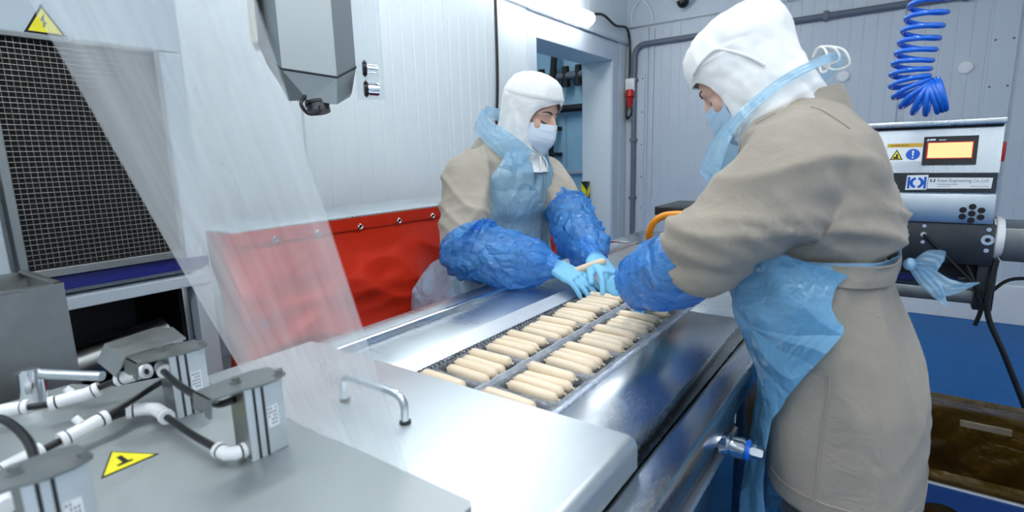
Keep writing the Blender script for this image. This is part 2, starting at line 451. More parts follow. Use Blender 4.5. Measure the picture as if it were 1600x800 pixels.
# hazard post
t = thing('bumper_post', 'black post with yellow hazard stripes in the doorway', 'post', (-2.62, 5.02, 0))
B().box((-2.68, 4.98, 0), (-2.61, 5.05, 1.09), 0.005).done('post', 'black', t)
for z in (0.55, 0.78, 1.01):
    B().prism([(-2.609, 4.985, z-0.09), (-2.609, 5.045, z-0.03), (-2.609, 5.045, z+0.05), (-2.609, 4.985, z-0.01)], (0.002, 0, 0)).done('stripe', 'yellow', t, smooth=False)
    B().prism([(-2.675, 4.979, z-0.01), (-2.615, 4.979, z-0.09), (-2.615, 4.979, z-0.01), (-2.675, 4.979, z+0.07)], (0, -0.002, 0)).done('stripe', 'yellow', t, smooth=False)

# ------------------------------------------------------------------ lamps
def batten(x, y, z, L, along='y', label='', wall=False):
    t = thing('fluorescent_lamp', label, 'lamp', (x, y, z), 'fluorescent batten lamps')
    h = L/2
    if wall:
        B().box((x-0.03, y-h, z-0.06), (x+0.03, y+h, z+0.06), 0.008).done('housing', 'white', t)
        ring = []
        for yy, k in ((y-h-0.0, 0.7), (y-h+0.02, 1), (y+h-0.02, 1), (y+h, 0.7)):
            ring.append([Vector((x+0.02, yy, z)) + Vector((max(0, math.cos(a))*0.09*k, 0, math.sin(a)*0.065*k)) for a in [2*PI*i/24 for i in range(24)]])
        B().rings(ring).done('diffuser', 'lamp', t)
    else:
        B().box((x-0.09, y-h, z-0.03), (x+0.09, y+h, z), 0.006).done('housing', 'white', t)
        ring = []
        for yy, k in ((y-h+0.01, 0.7), (y-h+0.03, 1), (y+h-0.03, 1), (y+h-0.01, 0.7)):
            ring.append([Vector((x, yy, z-0.03)) + Vector((math.sin(a)*0.085*k, 0, -max(0, math.cos(a))*0.06*k)) for a in [2*PI*i/24 for i in range(24)]])
        B().rings(ring).done('diffuser', 'lamp', t)
    return t
batten(X0+0.05, 3.82, 2.52, 1.26, label='lit fluorescent lamp on the wall above the doorway', wall=True)
for i, x in enumerate((-1.75, -0.1, 1.4)):
    for j, y in enumerate((-1.5, 0.4, 2.3)):
        if i == 2 and j == 2: continue
        nm = ('row nearest the left wall', 'middle row', 'row nearest the right wall')[i]
        nj = ('first', 'second', 'third')[j]
        batten(x, y, ZC-0.002, 1.5, label='lit ceiling lamp, %s of the %s' % (nj, nm))
batten(-3.7, 5.0, ZC-0.002, 1.5, label='lit ceiling lamp in the cold room beyond the doorway')

# ------------------------------------------------------------------ fittings on the walls
yw = Y1-0.045
pts = [(X0+0.115, yw, 0.31), (X0+0.115, yw, 1.2), (X0+0.112, yw, 2.28)]
arc = [(X0+0.112+0.11*(1-math.cos(a)), yw, 2.33+0.11*math.sin(a)) for a in [PI/2*i/6 for i in range(7)]]
pts += arc + [(-1.0, yw, 2.445), (X1-0.01, yw, 2.455)]
t = thing('conduit_pipe', 'grey conduit running up the corner and along the back wall', 'pipe', (X0+0.115, yw, 0.31))
B().tube(pts, 0.027, 14).done('pipe', 'pipe', t)
for x in (-1.5, -0.6, 0.3, 1.2):
    B().box((x-0.02, yw-0.032, 2.41), (x+0.02, yw+0.032, 2.485), 0.004).done('clip', 'pipe', t)
for z in (0.9, 1.5, 2.1):
    B().box((X0+0.08, yw-0.032, z-0.015), (X0+0.15, yw+0.03, z+0.015), 0.004).done('clip', 'pipe', t)
# cable from the lamp, over the corner and down to the red plug
cp = bez([(X0+0.06, 4.46, 2.56), (X0+0.07, 4.75, 2.62), (X0+0.06, 5.05, 2.58), (X0+0.06, 5.30, 2.60), (X0+0.05, 5.41, 2.52),
          (X0+0.06, 5.405, 2.30), (X0+0.05, 5.40, 2.0), (X0+0.03, 5.40, 1.80), (X0+0.06, 5.37, 1.72), (X0+0.10, 5.37, 1.78), (X0+0.08, 5.38, 1.86)], 6)
tag(B().tube(cp, 0.012, 8).done('power_cable', 'wire_dark'), 'black cable drooping from the wall lamp to the red plug', 'cable')
t = thing('power_socket', 'red industrial plug in a white wall socket by the corner', 'socket', (X0+0.08, Y1-0.05, 1.84))
B().box((X0+0.03, Y1-0.09, 1.99), (X0+0.13, Y1-0.012, 2.12), 0.01).done('socket_box', 'white', t)
B().cyl((X0+0.08, Y1-0.07, 2.0), (X0+0.085, Y1-0.085, 1.93), 0.045, 0.045).done('plug', 'red', t)
B().cyl((X0+0.085, Y1-0.085, 1.93), (X0+0.08, Y1-0.085, 1.83), 0.036, 0.018).done('plug_grip', 'red', t)
tag(B().tube(bez([(X0+0.09, Y1-0.06, 2.62), (X0+0.08, Y1-0.05, 2.75), (X0+0.17, Y1-0.05, 2.86), (X0+0.27, Y1-0.05, 2.76), (X0+0.3, Y1-0.05, 2.64)], 6), 0.006, 6).done('loose_wire', 'white'), 'thin white wire loop high in the corner', 'wire')
tag(B().tube(bez([(X0+0.04, 3.17, 1.0), (X0+0.04, 3.13, 1.5), (X0+0.045, 3.15, 1.9), (X0+0.04, 3.16, 2.4), (X0+0.04, 3.15, 3.14)], 6), 0.011, 8).done('hanging_cable', 'wire_dark'), 'black cable hanging down the white wall left of the doorway', 'cable')
t = thing('security_camera', 'white dome camera with black lens high on the back wall', 'camera', (-1.79, Y1-0.1, 2.7))
B().cyl((-1.79, Y1-0.012, 2.80), (-1.79, Y1-0.09, 2.80), 0.075, 0.07, bev=0.01).done('mount', 'white', t)
B().cyl((-1.79, Y1-0.10, 2.88), (-1.79, Y1-0.10, 2.76), 0.085, 0.078, bev=0.012).done('housing', 'white', t)
B().sphere((-1.79, Y1-0.10, 2.755), 0.056).done('lens_dome', 'black', t)
for k, (x, z) in enumerate([(-0.444, 1.951), (-0.044, 1.958), (0.344, 1.935)]):
    w = B().cyl((x, Y1-0.008, z), (x, Y1-0.035, z), 0.05, 0.042, 24, 0.006).done('wall_cap', 'white')
    tag(w, ('round white wall cap nearest the bending person hood', 'round white wall cap just left of the blue coil', 'round white wall cap right of the blue coil')[k], 'cap', 'round wall caps')
# ------------------------------------------------------------------ packing machine (thermoforming table)
ZT = 0.95
pm = thing('packing_machine', 'long stainless packing machine with a sunken film lane', 'machine', (-0.65, 0.9, 0))
B().box((-1.06, -0.9, 0.14), (-0.262, 2.35, 0.885), 0.004).done('body', 'steel_x', pm, smooth=False)
for x in (-1.0, -0.32):
    for y in (-0.7, 0.8, 2.2):
        B().cyl((x, y, 0), (x, y, 0.16), 0.03).cyl((x, y, 0), (x, y, 0.02), 0.055).done('foot', 'steel_dark', pm)
B().box((-1.085, 0.45, 0.90), (-0.992, 2.35, ZT), 0.004).done('edge_plate', 'steel', pm)
B().box((-0.992, 0.45, 0.90), (-0.974, 2.35, ZT+0.012), 0.006, 3).done('side_rail', 'chrome', pm)
B().box((-0.974, 0.45, 0.90), (-0.808, 2.35, ZT-0.001), 0.003).done('left_plate', 'steel', pm)
B().prism([(-0.808, 0.45, ZT+0.006), (-0.806, 0.45, ZT+0.010), (-0.760, 0.45, ZT-0.004), (-0.760, 0.45, ZT-0.012), (-0.808, 0.45, ZT-0.012)], (0, 1.9, 0)).done('guide_strip', 'alu', pm, smooth=False)
B().box((-0.76, 0.45, 0.875), (-0.43, 2.35, 0.889)).done('film_bed', 'dark', pm, smooth=False)
B().box((-0.428, 0.40, 0.90), (-0.283, 1.392, ZT), 0.003).done('right_plate', 'steel_mirror', pm)
B().box((-0.428, 1.397, 0.90), (-0.283, 2.35, ZT+0.001), 0.003).done('right_plate', 'steel', pm)
B().box((-0.443, 0.45, 0.89), (-0.429, 2.35, ZT-0.006), 0.002).done('lane_guide', 'steel', pm)
B().box((-0.270, -0.9, 0.87), (-0.212, 2.35, 0.925), 0.010, 4).done('edge_rail', 'steel_mirror', pm)
B().box((-0.262, -0.9, 0.79), (-0.240, 1.13, 0.868), 0.002).done('side_panel', 'steel_dark', pm)
B().box((-0.262, -0.9, 0.16), (-0.236, 1.13, 0.775), 0.003).done('side_panel', 'steel_mirror', pm)
B().box((-0.262, 1.14, 0.16), (-0.238, 2.35, 0.868), 0.003).done('side_panel', 'steel_mirror', pm)
B().box((-0.242, -0.9, 0.775), (-0.231, 1.13, 0.79), 0.002).done('trim_bar', 'alu', pm)
# lane chain
link0 = None
for k in range(100):
    y = 0.62 + 0.0125*k
    if link0 is None:
        w = B().box((-0.7585, y, 0.925), (-0.744, y+0.009, 0.9465), 0.001, 1).box((-0.752, y+0.002, 0.944), (-0.742, y+0.007, 0.951))
        link0 = w.done('chain_link', 'iron', pm, smooth=False); base_y = link0.location.y
    else:
        c = link0.copy(); C.objects.link(c); c.parent = pm; c.location.y = base_y + 0.0125*k
# bolt on the side panel
t = thing('clamp_bolt', 'chrome clamp bolt with blue ring on the machine side', 'bolt', (-0.215, 0.95, 0.84))
by, bz = 0.95, 0.842
B().cyl((-0.245, by, bz), (-0.150, by, bz), 0.010, seg=6).done('shaft', 'chrome', t)
B().cyl((-0.205, by, bz), (-0.180, by, bz), 0.019, bev=0.003).done('collar', 'chrome', t)
B().cyl((-0.222, by, bz), (-0.206, by, bz), 0.0205, bev=0.003).done('ring', 'chrome', t)
B().cyl((-0.179, by, bz), (-0.172, by, bz), 0.0195, bev=0.002).done('ring', 'hose_blue', t)
B().cyl((-0.171, by, bz), (-0.150, by, bz), 0.013, seg=6, bev=0.002).done('nut', 'chrome', t)

# ------------------------------------------------------------------ loose covers
t = thing('machine_cover', 'wide bright steel cover with a bent handle over the film lane', 'cover', (-0.65, 0.5, 0.95))
w = B()
rr = []
prof = [(-1.04, 0.951), (-1.04, 0.969), (-1.034, 0.9755), (-0.283, 0.9755), (-0.272, 0.972), (-0.267, 0.962), (-0.267, 0.928), (-0.271, 0.928), (-0.272, 0.955), (-0.280, 0.962), (-0.30, 0.9645), (-1.03, 0.9645), (-1.034, 0.951)]
w.rings([[(x, y, z) for x, z in prof] for y in (0.02, 0.655, 0.662)])
w.box((-1.03, 0.655, 0.9508), (-0.281, 0.6625, 0.9645), 0.001)
w.done('cover_sheet', 'cover', t, angle=50)
hz = 0.9755
hp = bez([(-0.722, 0.513, hz), (-0.722, 0.513, hz+0.028), (-0.712, 0.513, hz+0.041), (-0.69, 0.513, hz+0.044), (-0.61, 0.513, hz+0.044), (-0.588, 0.513, hz+0.041), (-0.578, 0.513, hz+0.028), (-0.578, 0.513, hz)], 5)
B().tube(hp, 0.0062, 14).done('handle', 'steel', t)
B().cyl((-0.722, 0.513, hz), (-0.722, 0.513, hz+0.003), 0.009).cyl((-0.578, 0.513, hz), (-0.578, 0.513, hz+0.003), 0.009).done('handle_foot', 'rubber', t)
# small warning label on the lip
st = B().prism([(-0.2665, 0.45, 0.957), (-0.2665, 0.484, 0.957), (-0.2665, 0.467, 0.931)], (0.0006, 0, 0)).done('warning_label', 'print_white', t, smooth=False)
B().prism([(-0.2658, 0.458, 0.953), (-0.2658, 0.476, 0.953), (-0.2658, 0.467, 0.939)], (0.0004, 0, 0)).done('print', 'print_grey', st, smooth=False)

ZB = 1.0
t = thing('sealing_station_cover', 'dull steel cover plate carrying the air cylinders', 'cover', (-0.7, 0.1, 0.96))
poly = [(-1.14, -0.8), (-0.344, -0.8), (-0.344, 0.390), (-0.350, 0.397), (-1.02, 0.397), (-1.06, 0.300), (-1.14, 0.262)]
B().prism([(x, y, ZB-0.010) for x, y in poly], (0, 0, 0.010)).done('plate', 'cover_dull', t, smooth=False)
B().box((-1.13, -0.8, 0.885), (-1.125, 0.25, ZB-0.010)).box((-0.352, -0.8, 0.977), (-0.345, 0.386, ZB-0.010)).box((-0.75, -0.4, 0.885), (-0.70, 0.0, ZB-0.010)).done('skirt', 'cover_dull', t, smooth=False)
st = B().prism([(-0.815, 0.2135, ZB), (-0.7535, 0.2465, ZB), (-0.7515, 0.1825, ZB)], (0, 0, 0.0006)).done('hazard_sticker', 'print_black', t, smooth=False)
ctr = Vector((-0.7733, 0.2142, 0))
P3 = [Vector((-0.815, 0.2135, ZB+0.0007)), Vector((-0.7535, 0.2465, ZB+0.0007)), Vector((-0.7515, 0.1825, ZB+0.0007))]
cc = sum(P3, Vector())/3
B().prism([cc+(p-cc)*0.88 for p in P3], (0, 0, 0.0004)).done('yellow_field', 'yellow', st, smooth=False)
ax = (cc-P3[0]).normalized(); pr = Vector((-ax.y, ax.x, 0)); oz = Vector((0, 0, 0.0006))
def stk(a, b): return cc + ax*a + pr*b + oz
B().prism([stk(-0.016, -0.0028), stk(-0.016, 0.0028), stk(0.004, 0.0028), stk(0.008, 0.008), stk(0.010, 0.006), stk(0.010, -0.010), stk(0.006, -0.010), stk(0.004, -0.0028)], (0, 0, 0.0003)).done('pictogram', 'print_black', st, smooth=False)
# latch post with its lever
t = thing('latch_handle', 'steel latch post with a horizontal lever', 'handle', (-1.105, 0.20, ZB))
B().cyl((-1.09, 0.200, ZB), (-1.096, 0.203, ZB+0.058), 0.0185, bev=0.003).done('post', 'chrome', t)
B().cyl((-1.09, 0.200, ZB), (-1.09, 0.200, ZB+0.004), 0.027).done('base_ring', 'steel_dark', t)
B().tube([(-1.096, 0.204, ZB+0.050), (-1.0, 0.268, ZB+0.044)], 0.008, 12).done('lever', 'steel', t)

# ------------------------------------------------------------------ tray film with pockets and sausages
tf = thing('tray_film', 'clear moulded film web with two lanes of sausage trays', 'film', (-0.594, 1.1, 0.915))
def rrect(cx, cy, hx, hy, r, z, n=4):
    pts = []
    for sx, sy, a0 in ((1, 1, 0), (-1, 1, PI/2), (-1, -1, PI), (1, -1, 1.5*PI)):
        for i in range(n+1):
            a = a0 + PI/2*i/n
            pts.append(Vector((cx+sx*(hx-r)+r*math.cos(a), cy+sy*(hy-r)+r*math.sin(a), z)))
    return pts
PITCH = 0.139
LANE = (-0.668, -0.513)
def pocket(cx, cy):
    t = bmesh.new()
    spec = [(0.0725, 0.0690, 0.001, 0.948), (0.0655, 0.0640, 0.014, 0.9485), (0.0635, 0.0620, 0.014, 0.945), (0.0600, 0.0585, 0.013, 0.925), (0.0570, 0.0555, 0.012, 0.917), (0.050, 0.0485, 0.011, 0.9155)]
    rs = [[t.verts.new(p) for p in rrect(cx, cy, a, b, r, z)] for a, b, r, z in spec]
    n = len(rs[0])
    for a, b in zip(rs, rs[1:]):
        for i in range(n): t.faces.new((a[i], a[(i+1) % n], b[(i+1) % n], b[i]))
    t.faces.new(rs[-1])
    w = B(); w._merge(t); return w
pk0 = None
rows = list(range(-1, 6))
for li, cx in enumerate(LANE):
    for k in rows:
        cy = 0.803 + PITCH*k
        if pk0 is None:
            pk0 = pocket(cx, cy).done('tray', 'tray', tf, angle=60); p0 = Vector((cx, cy, 0)); l0 = pk0.location.copy()
        else:
            c = pk0.copy(); C.objects.link(c); c.parent = tf; c.location = l0 + Vector((cx, cy, 0)) - p0
wv = [[(x, 0.57+0.02*i, 0.9475 + dz + 0.0012*math.sin(i*1.7+x*90)) for x, dz in ((-0.599, 0), (-0.5945, 0.008), (-0.5900, 0.009), (-0.5855, 0))] for i in range(55)]
B().grid(wv, 0.0006).done('centre_ridge', mat_film('clear_ridge_plastic', (0.82, 0.87, 0.93, 1), 0.5, 0.08, (1, 1, 1), 20, 0.6, 1.2, 0.3, 60, 1.0, 0.2), tf)
wv = [[(x, 0.57+0.01*i, 0.9488 + dz + 0.0025*noise.noise((x*40, i*0.45, 3))) for x, dz in ((-0.441, 0), (-0.434, 0.003), (-0.427, 0.005), (-0.421, 0.003))] for i in range(108)]
B().grid(wv, 0.0005).done('film_edge', 'tray', tf)
wv = [[(x, 0.57+0.01*i, 0.949 + dz + 0.002*noise.noise((x*40, i*0.5, 9))) for x, dz in ((-0.752, -0.002), (-0.7465, 0.002), (-0.741, 0))] for i in range(108)]
B().grid(wv, 0.0005).done('film_edge', 'tray', tf)

def sausage_mesh(seed):
    rnd = random.Random(seed); L = 0.111; R = 0.0122; bend = rnd.uniform(-0.002, 0.002)
    rs = []; n = 14
    prof = [(-0.5, 0.08), (-0.495, 0.28), (-0.475, 0.62), (-0.44, 0.88), (-0.38, 0.99), (-0.2, 1.0), (0, 1.02), (0.2, 1.0), (0.38, 0.98), (0.44, 0.87), (0.475, 0.6), (0.497, 0.26), (0.5, 0.1)]
    for t, k in prof:
        c = Vector((t*L, bend*math.cos(t*PI)*1.0, 0))
        rs.append([c + Vector((0, math.cos(2*PI*i/n)*R*k*(1+0.03*noise.noise((t*6, i*0.6, seed))), math.sin(2*PI*i/n)*R*k)) for i in range(n)])
    w = B().rings(rs)
    for s in (-1, 1):
        w.rings([[Vector((s*(0.5*L+dx), math.cos(2*PI*i/6)*r, math.sin(2*PI*i/6)*r)) for i in range(6)] for dx, r in ((-0.002, 0.0028), (0.002, 0.0012), (0.0045, 0.003), (0.006, 0.0015))])
    o = w.done('sausage', 'sausage', angle=70)
    me = o.data; bpy.data.objects.remove(o); return me
SM = [sausage_mesh(s) for s in range(5)]
ORD = ('first', 'second', 'third', 'fourth', 'fifth', 'sixth', 'seventh')
rnd = random.Random(3)
def put_sausage(c, rz, ry, label, grp, k):
    o = bpy.data.objects.new('sausage', SM[k % 5]); C.objects.link(o)
    o.rotation_euler = (rnd.uniform(0, 6), ry, rz) if False else (0, ry, rz)
    o.location = c
    tag(o, label, 'sausage', grp); return o
kk = 0
for li, cx in enumerate(LANE):
    lane = ('left', 'right')[li]
    for ri, k in enumerate(rows):
        cy = 0.803 + PITCH*k
        for j in range(4):
            if k == -1 and j < 3: continue
            if li == 1 and k == 4 and j in (0, 2): continue
            if li == 1 and k == 5 and j > 1: continue
            y = cy - 0.0405 + 0.0248*j + rnd.uniform(-0.0015, 0.0015)
            z = 0.9320 + (0.0, 0.003, 0.002, 0.011)[j] + rnd.uniform(-0.001, 0.001)
            if j == 3: y -= 0.002
            pos = ('nearest the cover', 'second from the cover', 'third from the cover', 'raised at the far side')[j]
            put_sausage((cx + rnd.uniform(-0.004, 0.004), y, z), rnd.uniform(-0.07, 0.05)-0.03, rnd.uniform(-0.015, 0.03),
                        'cream sausage %s of the %s %s-lane tray' % (pos, ORD[ri], lane), 'cream sausages in the film trays', kk)
            kk += 1

# ------------------------------------------------------------------ air cylinders on the sealing station
def air_cylinder(x, y, z, label, rot=0.0, h=0.098, tab=True):
    t = thing('air_cylinder', label, 'cylinder', (x, y, z), 'pneumatic cylinders on the steel plate')
    lx, ly = 0.036, 0.050
    w = B().box((x-lx/2, y-ly/2, z), (x+lx/2, y+ly/2, z+h), 0.0015)
    w.done('body', 'alu', t)
    for yy in (-ly/2+0.011, -ly/2+0.022):
        B().box((x+lx/2-0.0005, y+yy-0.0016, z+0.001), (x+lx/2+0.0008, y+yy+0.0016, z+h-0.001)).done('groove', 'iron', t, smooth=False)
    lb = B().box((x+lx/2-0.0002, y+0.001, z+0.036), (x+lx/2+0.0005, y+0.015, z+0.064)).done('label', 'print_white', t, smooth=False)
    rr = random.Random(x)
    for a in range(4):
        for b in range(5):
            if rr.random() < 0.75:
                B().box((x+lx/2+0.0004, y+0.002+0.003*a, z+0.039+0.005*b), (x+lx/2+0.0008, y+0.0035+0.003*a, z+0.042+0.005*b)).done('print', 'print_grey', lb, smooth=False)
    B().box((x-lx/2-0.0008, y-ly/2-0.0006, z+0.004), (x+lx/2-0.001, y-ly/2+0.001, z+h-0.002)).done('end_plate', 'steel_dark', t, smooth=False)
    # bent top bracket
    zt = z+h
    top = [(-0.021, -0.066), (0.020, -0.066), (0.022, -0.03), (0.030, -0.01), (0.030, 0.012), (0.022, 0.028), (-0.018, 0.028), (-0.026, 0.01), (-0.026, -0.02)]
    w = B().prism([(x+a, y+b, zt+0.0005) for a, b in top], (0, 0, 0.0028))
    if tab:
        w.prism([(x-0.021, y-0.066, zt+0.0033), (x+0.020, y-0.066, zt+0.0033), (x+0.020, y-0.069, zt-0.020), (x+0.010, y-0.069, zt-0.020), (x+0.008, y-0.0686, zt-0.013), (x+0.002, y-0.0686, zt-0.013), (x, y-0.069, zt-0.017), (x-0.021, y-0.069, zt-0.017)], (0, 0.0028, 0))
    w.done('bracket', 'steel_dark', t, smooth=False)
    for a, b in ((-0.006, -0.022), (0.018, 0.022)):
        B().cyl((x+a, y+b, zt+0.003), (x+a, y+b, zt+0.010), 0.0052, seg=6).cyl((x+a, y+b, zt+0.003), (x+a, y+b, zt+0.0045), 0.0075).done('screw', 'steel_dark', t)
    return t
air_cylinder(-0.646, 0.329, ZB, 'aluminium air cylinder nearest the bent cover handle')
air_cylinder(-0.853, 0.329, ZB, 'aluminium air cylinder further back beside the tilted steel plate')
air_cylinder(-0.622, 0.115, ZB, 'aluminium air cylinder cut off at the lower left corner', h=0.097)

t = thing('guard_plate', 'tilted bent steel plate behind the air cylinders', 'bracket', (-0.97, 0.30, ZB))
gp = [[(-0.90, 0.235, 1.098), (-0.868, 0.238, 1.079)], [(-0.935, 0.248, 1.106), (-0.875, 0.268, 1.100)], [(-0.955, 0.318, 1.110), (-0.90, 0.325, 1.104)], [(-0.945, 0.335, 1.108), (-0.905, 0.338, 1.104)]]
gq = [[(-0.968, 0.256, 1.079), (-0.902, 0.256, 1.070)], [(-0.985, 0.274, 1.099), (-0.915, 0.278, 1.092)], [(-1.005, 0.352, 1.100), (-0.922, 0.350, 1.093)], [(-0.985, 0.372, 1.098), (-0.925, 0.366, 1.092)]]
B().grid(gq, 0.003).done('plate', 'steel_dark', t, angle=10)
B().cyl((-0.95, 0.385, ZB), (-0.95, 0.36, 1.092), 0.007).done('post', 'steel', t)
t = thing('round_knob', 'chrome knob behind the second air cylinder', 'knob', (-1.005, 0.375, ZB))
B().cyl((-1.0, 0.372, ZB), (-1.0, 0.372, ZB+0.03), 0.010).done('stem', 'chrome', t)
B().sphere((-1.0, 0.372, ZB+0.036), 0.024, 18, (1, 1, 0.7)).done('cap', 'chrome', t)

def fitting(parent, path, r=0.0095, rings=True):
    P = [Vector(p) for p in path]
    o = B().tube(path, r, 14).done('fitting', 'white', parent)
    for a, b in ((P[0], P[1]), (P[-1], P[-2])):
        d = (b-a).normalized()
        B().cyl(a-d*0.004, a+d*0.003, r*1.13, seg=14).done('collar', 'white', o)
        B().cyl(a+d*0.003, a+d*0.005, r*1.06, seg=14).done('seal', 'black', o)
    return o
R_T = 0.0048
t = thing('air_hose', 'black air hose with white fittings along the latch post', 'hose', (-0.99, 0.2, ZB))
B().tube(bez([(-1.03, 0.145, 1.028), (-0.985, 0.195, 1.030), (-0.965, 0.225, 1.034), (-0.950, 0.255, 1.045), (-0.915, 0.275, 1.058), (-0.888, 0.292, 1.068)], 6), R_T, 10).done('tube', 'rubber', t)
fitting(t, [(-0.982, 0.200, 1.031), (-0.975, 0.215, 1.033), (-0.963, 0.235, 1.036), (-0.957, 0.247, 1.040)])
fitting(t, [(-1.045, 0.120, 1.026), (-1.02, 0.158, 1.028), (-1.006, 0.175, 1.029)], 0.0095)
fitting(t, [(-0.925, 0.270, 1.056), (-0.905, 0.284, 1.063), (-0.893, 0.292, 1.067)], 0.0095)
B().tube([(-0.978, 0.222, 1.040), (-0.982, 0.217, 1.048)], 0.005, 10).done('lug', 'white', t)
t = thing('air_hose', 'black air hose with white fittings above the hazard sticker', 'hose', (-0.86, 0.19, ZB))
B().tube(bez([(-0.84, 0.10, 1.016), (-0.85, 0.142, 1.018), (-0.858, 0.176, 1.021), (-0.868, 0.223, 1.024), (-0.884, 0.262, 1.018), (-0.872, 0.287, 1.017)], 6), R_T, 10).done('tube', 'rubber', t)
B().tube(bez([(-0.862, 0.214, 1.028), (-0.873, 0.255, 1.034), (-0.885, 0.295, 1.042), (-0.875, 0.306, 1.05)], 6), R_T*0.9, 10).done('tube', 'rubber', t)
fitting(t, [(-0.859, 0.178, 1.021), (-0.862, 0.195, 1.023), (-0.866, 0.215, 1.026), (-0.868, 0.226, 1.027)])
fitting(t, [(-0.842, 0.108, 1.015), (-0.848, 0.130, 1.017), (-0.853, 0.150, 1.019)])
fitting(t, [(-0.884, 0.262, 1.018), (-0.876, 0.279, 1.017), (-0.860, 0.287, 1.017), (-0.838, 0.286, 1.018), (-0.822, 0.285, 1.017)])
B().tube([(-0.866, 0.200, 1.032), (-0.872, 0.196, 1.040)], 0.005, 10).done('lug', 'white', t)
t = thing('air_hose', 'short black air hose low between the two air cylinders', 'hose', (-0.73, 0.285, ZB))
B().tube(bez([(-0.825, 0.285, 1.017), (-0.74, 0.283, 1.015), (-0.655, 0.285, 1.014)], 6), R_T, 10).done('tube', 'rubber', t)
fitting(t, [(-0.668, 0.284, 1.014), (-0.652, 0.285, 1.014), (-0.644, 0.293, 1.014), (-0.643, 0.302, 1.014)], 0.0085)
t = thing('air_hose', 'short black air hose high between the two air cylinders', 'hose', (-0.76, 0.29, 1.06))
B().tube(bez([(-0.862, 0.300, 1.078), (-0.77, 0.288, 1.076), (-0.672, 0.286, 1.076), (-0.655, 0.303, 1.078)], 6), R_T, 10).done('tube', 'rubber', t)
B().cyl((-0.862, 0.304, 1.078), (-0.838, 0.298, 1.077), 0.010).done('fitting', 'white', t)
t = thing('air_hose', 'black air hose running to the corner air cylinder', 'hose', (-0.8, 0.12, 1.02))
B().tube(bez([(-0.98, 0.12, 1.03), (-0.90, 0.130, 1.060), (-0.80, 0.134, 1.060), (-0.70, 0.120, 1.056), (-0.644, 0.110, 1.05)], 6), R_T*1.1, 10).done('tube', 'rubber', t)
B().tube([(-1.0, 0.118, 1.022), (-0.965, 0.122, 1.034)], 0.010, 12).done('fitting', 'white', t)
t = thing('elbow_fitting', 'white elbow fitting at the left frame edge', 'fitting', (-0.83, 0.08, ZB))
B().tube(bez([(-0.85, 0.105, 1.014), (-0.815, 0.100, 1.016), (-0.775, 0.100, 1.012)], 5), 0.0125, 12).done('elbow', 'white', t)
B().cyl((-0.775, 0.1, 1.012), (-0.755, 0.1, 1.011), 0.009).done('nozzle', 'white', t)

# ------------------------------------------------------------------ top film web running down from its roller
t = thing('packing_film', 'clear packing film web running down to the sealing station', 'film', (-0.61, 0.405, 0.975))
rows_f = []
for i in range(81):
    u = i/80; z = 0.976 + 1.164*u
    r = []
    for j in range(41):
        v = j/40; x = -0.768 + 0.322*v
        ysl = 0.404 - (0.355 - 0.09*v)*(z-0.976)
        y = ysl + 0.004*noise.noise((v*5, u*2.2, 1.3)) + 0.0022*noise.noise((v*16 + u*3, u*3, 7)) + 0.008*(u if u < 0.2 else 0.2)*math.sin(v*9)
        r.append((x, y, z))
    rows_f.append(r)
B().grid(rows_f).done('web', 'film', t, angle=80)
t = thing('film_roller', 'steel film roller above the sealing station', 'roller', (-0.61, 0.0, 2.1))
yr = 0.404-0.31*1.164-0.03
B().cyl((-0.86, yr, 2.15), (-0.40, yr, 2.15), 0.035).done('roller', 'steel', t)
for x in (-0.87, -0.39):
    B().box((x-0.01, yr-0.03, 2.10), (x+0.01, yr+0.03, ZC), 0.003).done('arm', 'steel', t)
# ------------------------------------------------------------------ cooling unit with the black filter, far left
XF = -1.68
t = thing('cooling_unit', 'tall grey machine with a black mesh filter panel on the left', 'machine', (-1.95, 0.3, 0))
mY0, mY1, mZ0, mZ1 = 0.345, 0.682, 1.128, 1.668
B().box((-2.33, -1.2, 1.05), (XF-0.04, 0.76, 2.6), 0.004).done('housing', 'enamel_grey', t, smooth=False)
w = B()
w.box((XF-0.04, -1.2, mZ1+0.012), (XF, 0.76, 2.6), 0.003)
w.done('upper_panel', 'enamel_grey', t, smooth=False)
B().box((XF-0.04, mY1+0.014, mZ0-0.03), (XF, 0.76, mZ1+0.010), 0.003).done('corner_post', 'enamel_grey', t, smooth=False)
B().box((XF-0.04, -1.2, mZ0-0.02), (XF-0.004, mY0-0.030, mZ1+0.010), 0.003).done('side_panel', 'enamel_grey', t, smooth=False)
fr = B()
fr.box((XF-0.03, mY0-0.018, mZ0-0.022), (XF+0.012, mY0, mZ1+0.012), 0.002).box((XF-0.03, mY1, mZ0-0.022), (XF+0.012, mY1+0.012, mZ1+0.012), 0.002)
fr.box((XF-0.03, mY0, mZ1), (XF+0.012, mY1, mZ1+0.012), 0.002).box((XF-0.03, mY0, mZ0-0.022), (XF+0.012, mY1, mZ0), 0.002)
fr.done('filter_frame', 'steel_dark', t, smooth=False)
B().box((XF-0.03, mY0, mZ0), (XF-0.012, mY1, mZ1)).done('filter', 'filter', t, smooth=False)
g = B()
n = 27
for i in range(1, n):
    y = mY0 + (mY1-mY0)*i/n
    g.tube([(XF+0.001, y, mZ0), (XF+0.001, y, mZ1)], 0.0010, 5)
n = 44
for i in range(1, n):
    z = mZ0 + (mZ1-mZ0)*i/n
    g.tube([(XF+0.003, mY0, z), (XF+0.003, mY1, z)], 0.0010, 5)
gg = g.done('wire_grille', 'grille', t)
